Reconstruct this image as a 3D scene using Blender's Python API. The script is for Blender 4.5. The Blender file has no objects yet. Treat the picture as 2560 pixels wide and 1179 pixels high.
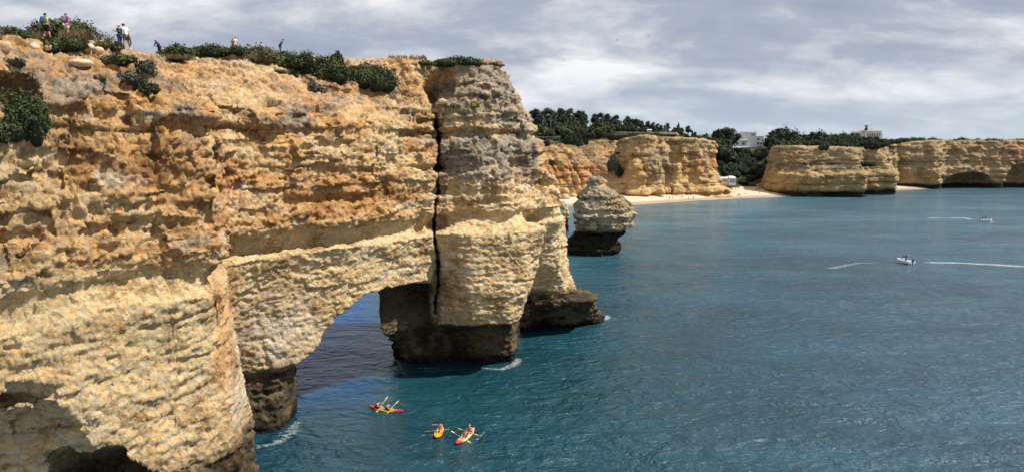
import bpy, math, random, time
import numpy as np
from mathutils import Vector, Matrix
random.seed(7)
T0 = time.time()
R = math.radians
F32 = np.float32
sc = bpy.context.scene
col = sc.collection

# ------------------------------------------------------------------ camera
CZ, FPX, PITCH = 26.0, 1849.0, math.atan(217.5 / 1849.0)
cam_d = bpy.data.cameras.new('camera'); cam = bpy.data.objects.new('camera', cam_d); col.objects.link(cam)
cam_d.sensor_width = 36.0; cam_d.lens = 26.0; cam_d.clip_start = 0.5; cam_d.clip_end = 6000
cam.location = (0, 0, CZ); cam.rotation_euler = (math.pi / 2 - PITCH, 0, 0)
sc.camera = cam

# ------------------------------------------------------------------ light
SUN_AZ, SUN_EL = 92.0, 53.0          # azimuth clockwise from +Y (view direction), degrees
sd = bpy.data.lights.new('sun', 'SUN'); so = bpy.data.objects.new('sun', sd); col.objects.link(so)
sd.energy = 4.6; sd.angle = R(0.6); sd.color = (1.0, 0.95, 0.86)
sv = Vector((math.sin(R(SUN_AZ)) * math.cos(R(SUN_EL)), math.cos(R(SUN_AZ)) * math.cos(R(SUN_EL)), math.sin(R(SUN_EL))))
so.rotation_euler = sv.to_track_quat('Z', 'Y').to_euler()

w = bpy.data.worlds.new('World'); sc.world = w; w.use_nodes = True
nt = w.node_tree; N = nt.nodes; L = nt.links; N.clear()
def wn(t, **k):
    n = N.new(t)
    for a, b in k.items(): setattr(n, a, b)
    return n
def wmath(op, a, b=None, c=None):
    n = wn('ShaderNodeMath', operation=op)
    for i, v in enumerate((a, b, c)):
        if v is None: continue
        if isinstance(v, (int, float)): n.inputs[i].default_value = v
        else: L.new(v, n.inputs[i])
    return n.outputs[0]
sky = wn('ShaderNodeTexSky', sky_type='NISHITA'); sky.sun_disc = False
sky.sun_elevation = R(SUN_EL); sky.sun_rotation = R(SUN_AZ); sky.altitude = 0; sky.air_density = 1.0; sky.dust_density = 1.5
tc = wn('ShaderNodeTexCoord'); sep = wn('ShaderNodeSeparateXYZ'); L.new(tc.outputs['Generated'], sep.inputs[0])
zc = wmath('ADD', wmath('MAXIMUM', sep.outputs[2], 0.0), 0.34)
px_ = wmath('DIVIDE', sep.outputs[0], zc); py_ = wmath('DIVIDE', sep.outputs[1], zc)
cmb = wn('ShaderNodeCombineXYZ'); L.new(px_, cmb.inputs[0]); L.new(py_, cmb.inputs[1])
def wnoise(scale, detail, rough, off, dist=0.0, sx=1.0, sy=1.0):
    m = wn('ShaderNodeMapping'); L.new(cmb.outputs[0], m.inputs[0]); m.inputs['Location'].default_value = off; m.inputs['Scale'].default_value = (sx, sy, 1)
    n = wn('ShaderNodeTexNoise'); L.new(m.outputs[0], n.inputs[0])
    n.inputs['Scale'].default_value = scale; n.inputs['Detail'].default_value = detail; n.inputs['Roughness'].default_value = rough; n.inputs['Distortion'].default_value = dist
    return n.outputs[0]
def wramp(fac, stops):
    r = wn('ShaderNodeValToRGB'); L.new(fac, r.inputs[0]); e = r.color_ramp.elements
    while len(e) < len(stops): e.new(0.5)
    for el, (p, c) in zip(e, stops): el.position = p; el.color = (*c, 1)
    return r.outputs[0]
def wmix(f, a, b):
    m = wn('ShaderNodeMix', data_type='RGBA'); m.clamp_factor = True
    L.new(f, m.inputs[0]) if not isinstance(f, float) else setattr(m.inputs[0], 'default_value', f)
    L.new(a, m.inputs[6]); L.new(b, m.inputs[7]); return m.outputs[2]
big = wnoise(1.15, 3, 0.5, (3.1, 0.4, 0), 0.2, 0.75, 1.0)        # thick and thin parts of the deck
puff = wnoise(3.6, 10, 0.58, (0.3, 5.2, 2.0), 0.2, 0.75, 1.1)    # puffy relief
shade = wmath('ADD', wmath('MULTIPLY', big, 0.40), wmath('MULTIPLY', puff, 0.68))
cloudc = wramp(shade, [(0.38, (2.45, 2.85, 3.65)), (0.50, (3.1, 3.5, 4.25)), (0.56, (4.3, 4.6, 5.1)), (0.60, (5.2, 5.4, 5.7)), (0.67, (6.9, 7.0, 7.1))])
hazec = wn('ShaderNodeRGB'); hazec.outputs[0].default_value = (4.1, 4.8, 5.6, 1)
lowf = wmath('SUBTRACT', 1.0, wmath('MULTIPLY', wmath('MAXIMUM', sep.outputs[2], 0.0), 9.0)); lowf = wmath('MULTIPLY', wmath('MAXIMUM', lowf, 0.0), 0.75)
gap = wramp(wnoise(0.9, 6, 0.55, (7.7, 2.2, 5.0), 0.2, 0.7, 1.2), [(0.60, (0, 0, 0)), (0.70, (0.8, 0.8, 0.8))])
skyb = wn('ShaderNodeVectorMath', operation='SCALE'); L.new(sky.outputs[0], skyb.inputs[0]); skyb.inputs[3].default_value = 1.0
c1 = wmix(lowf, cloudc, hazec.outputs[0])
c2 = wmix(gap, c1, wmix(0.45, skyb.outputs[0], hazec.outputs[0]))
bg = wn('ShaderNodeBackground'); L.new(c2, bg.inputs[0]); bg.inputs[1].default_value = 0.1
wo = wn('ShaderNodeOutputWorld'); L.new(bg.outputs[0], wo.inputs[0])

vs = sc.view_settings
sc.display_settings.display_device = 'sRGB'; vs.view_transform = 'Standard'; vs.look = 'None'; vs.gamma = 1; vs.use_curve_mapping = False; vs.exposure = 0.45
cy = sc.cycles; cy.use_denoising = True; cy.max_bounces = 6; cy.diffuse_bounces = 3; cy.glossy_bounces = 3; cy.transmission_bounces = 4; cy.transparent_max_bounces = 12
cy.sample_clamp_indirect = 6; cy.sample_clamp_direct = 2.0

# ------------------------------------------------------------------ helpers
CP, SP = math.cos(PITCH), math.sin(PITCH)
def xat(px, Y, z):                      # world x of a thing seen in photo column px when it stands at (Y, z)
    return (px - 1280.0) / FPX * (Y * CP - (z - CZ) * SP)
def zat(py, Y):                         # height of a thing seen in photo row py at distance Y
    b = (589.5 - py) / FPX
    return CZ + Y * (b * CP - SP) / (CP + b * SP)
def yat(py, z):                         # distance of a thing in row py standing at height z
    b = (589.5 - py) / FPX
    return (z - CZ) * (CP + b * SP) / (b * CP - SP)

_tab = np.random.RandomState(11).rand(64 * 64 * 64).astype(F32)
def vn(p, s=1.0, seed=0, sz=None):
    """value noise 0..1 at points p (x,y,z tuple of arrays), feature size s metres (sz in z)"""
    sz = sz or s
    x = p[0] / F32(s) + F32(seed * 17.13); y = p[1] / F32(s) + F32(seed * 5.71); z = p[2] / F32(sz) + F32(seed * 9.37)
    xi = np.floor(x); yi = np.floor(y); zi = np.floor(z)
    fx = (x - xi).astype(F32); fy = (y - yi).astype(F32); fz = (z - zi).astype(F32)
    fx = fx * fx * (3 - 2 * fx); fy = fy * fy * (3 - 2 * fy); fz = fz * fz * (3 - 2 * fz)
    xi = xi.astype(np.int32) & 63; yi = yi.astype(np.int32) & 63; zi = zi.astype(np.int32) & 63
    x1 = (xi + 1) & 63; y1 = ((yi + 1) & 63) * 64; z1 = ((zi + 1) & 63) * 4096; yi = yi * 64; zi = zi * 4096
    t = _tab
    a = t[xi + yi + zi]; a = a + fx * (t[x1 + yi + zi] - a)
    b = t[xi + y1 + zi]; b = b + fx * (t[x1 + y1 + zi] - b)
    a = a + fy * (b - a)
    c = t[xi + yi + z1]; c = c + fx * (t[x1 + yi + z1] - c)
    d = t[xi + y1 + z1]; d = d + fx * (t[x1 + y1 + z1] - d)
    c = c + fy * (d - c)
    return a + fz * (c - a)
def fbm(p, s, o=3, seed=0, sz=None, g=0.5):
    r = 0; a = 1.0; t = 0
    for i in range(o):
        r = r + a * vn(p, s / 2.03 ** i, seed + i * 3 + 1, (sz or s) / 2.03 ** i); t += a; a *= g
    return r / t * 2 - 1                # -1..1
def ridge(p, s, o=3, seed=0, sz=None, g=0.5):
    r = 0; a = 1.0; t = 0
    for i in range(o):
        r = r + a * (1 - np.abs(2 * vn(p, s / 2.03 ** i, seed + i * 3 + 1, (sz or s) / 2.03 ** i) - 1)); t += a; a *= g
    return r / t                        # 0..1, 1 on ridges
def worley(p, s, seed=0, sz=None):
    """random value of the nearest cell and distance to it"""
    sz = sz or s
    q = [p[0] / F32(s) + seed * 3.7, p[1] / F32(s) + seed * 1.3, p[2] / F32(sz)]
    b = [np.floor(v - F32(0.5)).astype(np.int32) for v in q]
    best = np.full(q[0].shape, 9.0, F32); val = np.zeros(q[0].shape, F32)
    for i in (0, 1):
        for j in (0, 1):
            for k in (0, 1):
                c = [b[0] + i, b[1] + j, b[2] + k]
                h = (c[0] & 63) + (c[1] & 63) * 64 + (c[2] & 63) * 4096
                r = _tab[h]; r2 = _tab[(h * 7 + 911) & 262143]; r3 = _tab[(h * 13 + 5077) & 262143]
                d = (q[0] - c[0] - r) ** 2 + (q[1] - c[1] - r2) ** 2 + (q[2] - c[2] - r3) ** 2
                m = d < best; best = np.where(m, d, best); val = np.where(m, _tab[(h * 3 + 77) & 262143], val)
    return val, np.sqrt(best)
def ss(a, b, x): t = np.clip((x - a) / (b - a), 0, 1); return t * t * (3 - 2 * t)
def poly_sdf(X, Y, P):
    P = np.array(P, dtype=F32); d = np.full(X.shape, 1e9, F32); inside = np.zeros(X.shape, bool)
    for i in range(len(P)):
        a = P[i]; b = P[(i + 1) % len(P)]; e = b - a
        wx = X - a[0]; wy = Y - a[1]; t = np.clip((wx * e[0] + wy * e[1]) / (e @ e + 1e-9), 0, 1)
        dx = wx - e[0] * t; dy = wy - e[1] * t; d = np.minimum(d, dx * dx + dy * dy)
        c = ((a[1] > Y) != (b[1] > Y)) & (X < e[0] * (Y - a[1]) / (e[1] if abs(e[1]) > 1e-9 else 1e-9) + a[0])
        inside ^= c
    d = np.sqrt(d); return np.where(inside, -d, d)

def mk_mesh(name, V, Fc, mat, parent=None, smooth=True, attr=None):
    me = bpy.data.meshes.new(name)
    V = np.ascontiguousarray(V, dtype=F32); Fc = np.asarray(Fc, dtype=np.int32); k = Fc.shape[1]
    me.vertices.add(len(V)); me.vertices.foreach_set('co', V.ravel())
    me.loops.add(Fc.size); me.loops.foreach_set('vertex_index', Fc.ravel())
    me.polygons.add(len(Fc)); me.polygons.foreach_set('loop_start', np.arange(0, Fc.size, k, dtype=np.int32))
    me.polygons.foreach_set('loop_total', np.full(len(Fc), k, np.int32))
    me.polygons.foreach_set('use_smooth', np.full(len(Fc), smooth))
    me.update(calc_edges=True)
    if attr is not None:
        a = me.color_attributes.new('Col', 'FLOAT_COLOR', 'POINT')
        c = np.ones((len(V), 4), F32); c[:, :3] = attr; a.data.foreach_set('color', c.ravel())
    if mat: me.materials.append(mat)
    o = bpy.data.objects.new(name, me); col.objects.link(o)
    if parent: o.parent = parent
    return o

def vnormals(V, Q):
    n = np.cross(V[Q[:, 2]] - V[Q[:, 0]], V[Q[:, 3]] - V[Q[:, 1]]); out = np.zeros_like(V)
    for k in range(4):
        for c in range(3): out[:, c] += np.bincount(Q[:, k], weights=n[:, c], minlength=len(V)).astype(F32)
    return out / (np.linalg.norm(out, axis=1, keepdims=True) + 1e-9)

def surface(sdf, A, B, C, mapper, band, st=4):
    """closed surface of sdf<0 on the lattice A x B x C; only nodes near the surface are evaluated finely"""
    def pad(a): n = (len(a) - 1 + st - 1) // st * st + 1; d = a[-1] - a[-2]; return np.concatenate([a, a[-1] + d * np.arange(1, n - len(a) + 1)]).astype(F32)
    A, B, C = pad(A), pad(B), pad(C); na, nb, nc = len(A), len(B), len(C)
    ia, ib, ic = np.meshgrid(np.arange(0, na, st), np.arange(0, nb, st), np.arange(0, nc, st), indexing='ij')
    Fc = sdf(*mapper(A[ia.ravel()], B[ib.ravel()], C[ic.ravel()])).reshape(ia.shape)
    c8 = [Fc[i:i + ia.shape[0] - 1, j:j + ia.shape[1] - 1, k:k + ia.shape[2] - 1] for i in (0, 1) for j in (0, 1) for k in (0, 1)]
    mn = np.minimum.reduce(c8); mx = np.maximum.reduce(c8)
    near = (mn < band) & (mx > -band)
    Fd = np.empty((na, nb, nc), F32)
    rep = np.where(mn + mx < 0, -9.0, 9.0).astype(F32)
    full = np.repeat(np.repeat(np.repeat(rep, st, 0), st, 1), st, 2)
    Fd[:-1, :-1, :-1] = full; Fd[-1] = 9; Fd[:, -1] = 9; Fd[:, :, -1] = 9
    nm = np.zeros((na, nb, nc), bool)
    m = np.repeat(np.repeat(np.repeat(near, st, 0), st, 1), st, 2)
    nm[:-1, :-1, :-1] |= m; nm[1:, :-1, :-1] |= m; nm[:-1, 1:, :-1] |= m; nm[:-1, :-1, 1:] |= m; nm[1:, 1:, 1:] |= m
    idx = np.flatnonzero(nm); del nm, m, full
    i, j, k = np.unravel_index(idx, Fd.shape)
    fl = Fd.ravel()
    for s in range(0, len(idx), 1500000):
        e = slice(s, s + 1500000); fl[idx[e]] = sdf(*mapper(A[i[e]], B[j[e]], C[k[e]]))
    Fd = fl.reshape(na, nb, nc)
    Fd[0] = Fd[-1] = 5; Fd[:, 0] = Fd[:, -1] = 5; Fd[:, :, 0] = Fd[:, :, -1] = 5
    S = Fd < 0
    s8 = [S[a:na - 1 + a, b:nb - 1 + b, c:nc - 1 + c] for a in (0, 1) for b in (0, 1) for c in (0, 1)]
    act = np.logical_or.reduce(s8) & ~np.logical_and.reduce(s8)
    ci = np.flatnonzero(act); a, b, c = np.unravel_index(ci, act.shape)
    ids = np.full(act.size, -1, np.int32); ids[ci] = np.arange(len(ci)); ids = ids.reshape(act.shape)
    acc = np.zeros((len(ci), 3), F32); cnt = np.zeros(len(ci), F32)
    cor = [(x, y, z) for x in (0, 1) for y in (0, 1) for z in (0, 1)]
    val = {q: Fd[a + q[0], b + q[1], c + q[2]] for q in cor}
    for q in cor:
        for ax in range(3):
            if q[ax]: continue
            r = list(q); r[ax] = 1; r = tuple(r); v0, v1 = val[q], val[r]; cr = (v0 < 0) != (v1 < 0)
            t = np.where(cr, v0 / np.where(cr, v0 - v1, 1), 0)
            for d in range(3): acc[:, d] += np.where(cr, q[d] + (t if d == ax else 0), 0)
            cnt += cr
    acc /= cnt[:, None]
    P = [g[n0] + (g[n0 + 1] - g[n0]) * acc[:, d] for d, (g, n0) in enumerate(((A, a), (B, b), (C, c)))]
    V = np.stack(mapper(*P), 1)
    Q = []
    for ax in range(3):
        sl0 = [slice(1, n - 1) for n in S.shape]; sl1 = list(sl0); sl0[ax] = slice(0, S.shape[ax] - 1); sl1[ax] = slice(1, S.shape[ax])
        d0, d1 = S[tuple(sl0)], S[tuple(sl1)]
        for flip, mk in ((False, d0 & ~d1), (True, ~d0 & d1)):
            e = list(np.nonzero(mk))
            for d in range(3):
                if d != ax: e[d] = e[d] + 1
            o1, o2 = (ax + 1) % 3, (ax + 2) % 3
            def cell(da, db):
                q = list(e); q[o1] = q[o1] - da; q[o2] = q[o2] - db; return ids[q[0], q[1], q[2]]
            f = [cell(1, 1), cell(0, 1), cell(0, 0), cell(1, 0)]
            if flip: f = f[::-1]
            Q.append(np.stack(f, 1))
    Q = np.concatenate(Q)
    return V.astype(F32), Q

def nmat(name, rough=0.9, spec=0.2):
    m = bpy.data.materials.new(name); m.use_nodes = True; n = m.node_tree.nodes; b = n['Principled BSDF']
    b.inputs['Roughness'].default_value = rough; b.inputs['Specular IOR Level'].default_value = spec
    return m, n, m.node_tree.links, b
def noise_n(n, l, scale, detail=4, rough=0.55, vec=None, dist=0.0, sc3=None):
    t = n.new('ShaderNodeTexNoise'); t.inputs['Scale'].default_value = scale; t.inputs['Detail'].default_value = detail; t.inputs['Roughness'].default_value = rough; t.inputs['Distortion'].default_value = dist
    if vec is not None:
        if sc3:
            mp = n.new('ShaderNodeMapping'); mp.inputs['Scale'].default_value = sc3; l.new(vec, mp.inputs[0]); vec = mp.outputs[0]
        l.new(vec, t.inputs[0])
    return t.outputs[0]
def ramp_n(n, l, fac, stops):
    r = n.new('ShaderNodeValToRGB'); l.new(fac, r.inputs[0]); e = r.color_ramp.elements
    while len(e) < len(stops): e.new(0.5)
    for el, (p, c) in zip(e, stops): el.position = p; el.color = (*(c if isinstance(c, tuple) else (c, c, c)), 1)
    return r.outputs[0]
def mixc(n, l, f, a, b, mode='MIX'):
    m = n.new('ShaderNodeMix'); m.data_type = 'RGBA'; m.blend_type = mode
    for s, v in ((0, f), (6, a), (7, b)):
        if isinstance(v, (int, float)): m.inputs[s].default_value = v
        elif isinstance(v, tuple): m.inputs[s].default_value = (*v, 1)
        else: l.new(v, m.inputs[s])
    return m.outputs[2]
def tag(o, label=None, cat=None, group=None, kind=None):
    if label: o['label'] = label
    if cat: o['category'] = cat
    if group: o['group'] = group
    if kind: o['kind'] = kind
    return o

def rock_mat(name, fine, bumpd):
    m, n, l, b = nmat(name, 0.95, 0.1)
    at = n.new('ShaderNodeAttribute'); at.attribute_name = 'Col'
    g = n.new('ShaderNodeNewGeometry'); pos = g.outputs['Position']
    n1 = noise_n(n, l, 0.9 * fine, 6, 0.7, pos, 0.3, (1, 1, 1.8)); n2 = noise_n(n, l, 4.0 * fine, 5, 0.75, pos)
    hue = noise_n(n, l, 1.7 * fine, 5, 0.7, pos, 0.2, (1, 1, 1.4))
    c = mixc(n, l, 1.0, at.outputs['Color'], ramp_n(n, l, hue, [(0.36, (0.80, 0.80, 0.86)), (0.5, (1, 1, 1)), (0.64, (1.15, 0.93, 0.66))]), 'MULTIPLY')
    c = mixc(n, l, 1.0, c, ramp_n(n, l, n1, [(0.32, 0.80), (0.5, 1.05), (0.66, 1.25)]), 'MULTIPLY')
    c = mixc(n, l, 1.0, c, ramp_n(n, l, n2, [(0.33, 0.78), (0.43, 1.02), (0.68, 1.18)]), 'MULTIPLY')
    n5 = noise_n(n, l, 3.0 * fine, 9, 0.72, pos, 0.5, (1, 1, 1.7)); n6 = noise_n(n, l, 0.35 * fine, 3, 0.5, pos)       # lichen flecks and the shade of small pits painted dark, in patches
    fk = n.new('ShaderNodeMath'); fk.operation = 'SUBTRACT'; l.new(n5, fk.inputs[0]); l.new(n6, fk.inputs[1])
    c = mixc(n, l, 1.0, c, ramp_n(n, l, fk.outputs[0], [(0.03, (1, 1, 1)), (0.10, (0.82, 0.77, 0.70)), (0.20, (0.55, 0.48, 0.42))]), 'MULTIPLY')
    l.new(c, b.inputs['Base Color'])
    bp = n.new('ShaderNodeBump'); bp.inputs['Strength'].default_value = 1.0; bp.inputs['Distance'].default_value = bumpd
    n3 = noise_n(n, l, 2.2 * fine, 8, 0.78, pos, 0.3, (1, 1, 1.6)); l.new(n3, bp.inputs['Height'])
    vo = n.new('ShaderNodeTexVoronoi'); vo.inputs['Scale'].default_value = 2.7 * fine; l.new(pos, vo.inputs[0])
    b2 = n.new('ShaderNodeBump'); b2.inputs['Strength'].default_value = 0.8; b2.inputs['Distance'].default_value = bumpd * 0.35; l.new(vo.outputs['Distance'], b2.inputs['Height']); l.new(bp.outputs[0], b2.inputs['Normal'])
    l.new(b2.outputs[0], b.inputs['Normal'])
    return m

# ------------------------------------------------------------------ strata shared by all cliffs
def strata_tab(seed, z0, z1, tmin, tmax, amp):
    r = random.Random(seed); zs = [z0]
    while zs[-1] < z1: zs.append(zs[-1] + r.uniform(tmin, tmax))
    return np.array(zs, F32), np.array([r.uniform(-amp, amp) for _ in zs] + [0], F32)
def strata(zw, along, tab, cell, blk):
    zs, off = tab; k = np.searchsorted(zs, zw); base = off[np.clip(k, 0, len(off) - 1)]
    h = (k * 7919 + np.floor(along / cell + k * 0.37).astype(np.int64) * 104729) & 262143
    return base + blk * (_tab[h] - 0.5) * 2

# ------------------------------------------------------------------ the near headland
def lv(z, pts, back):
    return [(xat(p, y, z), y) for p, y in pts] + back
HB = [(0, 103), (-8, 98), (-14, 92), (-21, 84), (-27, 76), (-33, 70), (-44, 74), (-80, 66), (-80, 12), (-62, 12)]
HB2 = [(2, 110), (-10, 108), (-20, 103), (-30, 97), (-40, 90), (-56, 84), (-80, 72), (-80, 12), (-62, 12)]
HB3 = [(-7, 105), (-14, 103), (-22, 101), (-30, 97), (-40, 90), (-56, 84), (-80, 72), (-80, 12), (-62, 12)]
L17 = [(-420, 27), (-300, 29), (0, 37), (200, 40), (330, 43), (430, 45.5), (505, 48.5), (528, 51), (537, 56), (548, 61.5), (640, 65), (750, 68.5), (850, 71.5), (950, 76), (1010, 79), (1085, 83), (1092, 86), (1097, 83.2), (1150, 82.4), (1200, 83.2), (1290, 84.8), (1355, 86.5), (1360, 89), (1335, 92), (1332, 95), (1398, 97), (1408, 101), (1395, 107), (1330, 106)]
L20 = [(-420, 27.5), (-300, 29.5), (0, 37.3), (200, 40.3), (330, 43.3), (430, 46), (505, 49), (526, 51.5), (535, 56), (546, 61.5), (640, 65), (750, 68.6), (850, 71.6), (950, 76.1), (1010, 79), (1085, 83.5), (1092, 86), (1100, 85), (1200, 85), (1290, 86), (1320, 91), (1395, 97.5), (1404, 101), (1388, 107), (1330, 106)]
L24 = [(-420, 28), (-300, 30), (0, 37.8), (200, 41), (330, 44), (430, 46.5), (510, 50), (528, 53), (536, 57), (546, 62), (640, 65.5), (750, 69), (850, 72), (950, 76.6), (1010, 79.8), (1085, 84.2), (1092, 86.5), (1100, 85.4), (1200, 85.6), (1270, 88), (1330, 94), (1378, 98.5), (1384, 102), (1330, 106)]
L29 = [(-420, 29), (-300, 31), (0, 38.6), (200, 42), (330, 45), (430, 47.5), (515, 51.5), (532, 55), (540, 58), (560, 63), (640, 66.3), (750, 70), (850, 73.2), (950, 77.8), (1010, 81), (1085, 85.5), (1092, 87.5), (1100, 86), (1200, 87), (1260, 90), (1322, 96), (1336, 99), (1330, 104), (1280, 106)]
L33 = [(-420, 33), (-300, 36), (0, 42), (200, 46), (330, 49), (430, 52), (515, 56), (600, 66), (700, 73), (850, 79), (900, 81), (950, 82.5), (1010, 84), (1050, 86), (1095, 90), (1100, 87.5), (1200, 88.5), (1240, 90), (1270, 93), (1290, 96), (1275, 102)]
L37 = [(-420, 36), (-300, 40), (0, 52), (200, 54), (330, 58), (430, 62), (600, 72), (700, 79), (850, 85), (900, 85.5), (950, 85.8), (1010, 86), (1050, 87), (1084, 88), (1094, 91), (1102, 88), (1150, 88), (1200, 89), (1238, 90.5), (1244, 94), (1235, 98)]
L10 = [(-420, 26), (-300, 28), (0, 36), (200, 39), (330, 42), (470, 46.5), (560, 49.5), (592, 53), (585, 58), (585, 64), (640, 65.5), (750, 68.5), (850, 71.5), (950, 76), (1010, 79), (1082, 83), (1090, 85), (1092, 84.5), (1110, 83.2), (1170, 81.6), (1200, 81.8), (1275, 83.2), (1312, 85), (1325, 88), (1318, 93), (1318, 97), (1405, 99), (1425, 103), (1400, 107), (1330, 107)]
L6 = [(-420, 26), (-300, 28), (0, 36), (200, 39), (330, 42), (470, 46), (590, 50), (628, 55), (600, 60), (592, 65), (690, 66.5), (780, 69), (850, 72), (950, 77), (1010, 80), (1082, 83.5), (1090, 85), (1096, 83.6), (1180, 81.8), (1275, 83.2), (1294, 85), (1296, 90), (1296, 99), (1415, 100.5), (1440, 104), (1410, 108), (1330, 108)]
L5 = [(-420, 26), (-300, 28), (0, 36), (200, 39), (330, 42), (470, 46), (592, 50), (635, 55), (600, 60), (596, 65.5), (700, 67.5), (742, 71), (800, 75), (930, 84), (960, 85.8), (1075, 85.5), (1090, 88), (1140, 86.5), (1200, 86), (1280, 86.5), (1284, 92), (1288, 99), (1380, 99.5), (1440, 101.5), (1474, 103.5), (1492, 107), (1460, 110.5), (1400, 112)]
L0 = [(-420, 26), (-300, 28), (0, 36), (200, 39), (330, 42), (470, 46), (600, 50), (650, 54.5), (620, 60), (604, 64.5), (700, 66.5), (744, 71.5), (800, 76), (930, 86), (955, 89.5), (1075, 88), (1130, 89), (1200, 87.5), (1284, 88.5), (1294, 91), (1290, 104), (1390, 106), (1500, 108.5), (1522, 112), (1500, 117), (1400, 118)]
LV = [(-2, lv(0, L0, HB)), (0, lv(0, L0, HB)), (5.0, lv(5, L5, HB)), (5.9, lv(6, L6, HB)), (10, lv(10, L10, HB)), (16.6, lv(17, L17, HB2)), (18.4, lv(20, L20, HB2)), (24, lv(24, L24, HB2)), (29, lv(29, L29, HB3)), (33, lv(33, L33, HB3)), (37, lv(37, L37, HB3)), (40, lv(37, L37, HB3))]
LZ = np.array([a for a, _ in LV], F32)
GU = np.arange(-0.86, 0.15, 0.0017).astype(F32)
GY = np.exp(np.arange(math.log(25.5), math.log(121), 0.0030)).astype(F32)
GZ = np.concatenate([np.arange(-1.0, 39.2, 0.145)]).astype(F32)
_U2, _Y2 = np.meshgrid(GU, GY, indexing='ij')
LS = [poly_sdf((_U2 * _Y2).astype(F32), _Y2, P) for _, P in LV]
L29S = LS[8]; LS = np.stack(LS)
_nu, _ny = _U2.shape
tabH = strata_tab(5, -3, 42, 0.7, 2.2, 0.33)

def look2(arr, X, Y):                   # sample a (u, Y) table at positions
    i = np.clip(np.rint((X / Y - GU[0]) / (GU[1] - GU[0])).astype(np.int32), 0, _nu - 1)
    j = np.clip(np.rint((np.log(Y) - math.log(25.5)) / 0.0030).astype(np.int32), 0, _ny - 1)
    return arr[..., i, j] if arr.ndim == 2 else (i, j)
def look_level(k, X, Y):
    i, j = look2(LS, X, Y); return LS[k, i, j]
def pxof(X, Y, z): return 1280 + FPX * X / (Y * CP - (z - CZ) * SP)

px_of = pxof
def ell(X, Y, Z, c, r):
    k = np.sqrt(((X - c[0]) / r[0]) ** 2 + ((Y - c[1]) / r[1]) ** 2 + ((Z - c[2]) / r[2]) ** 2)
    return (k - 1) * min(r)

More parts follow.
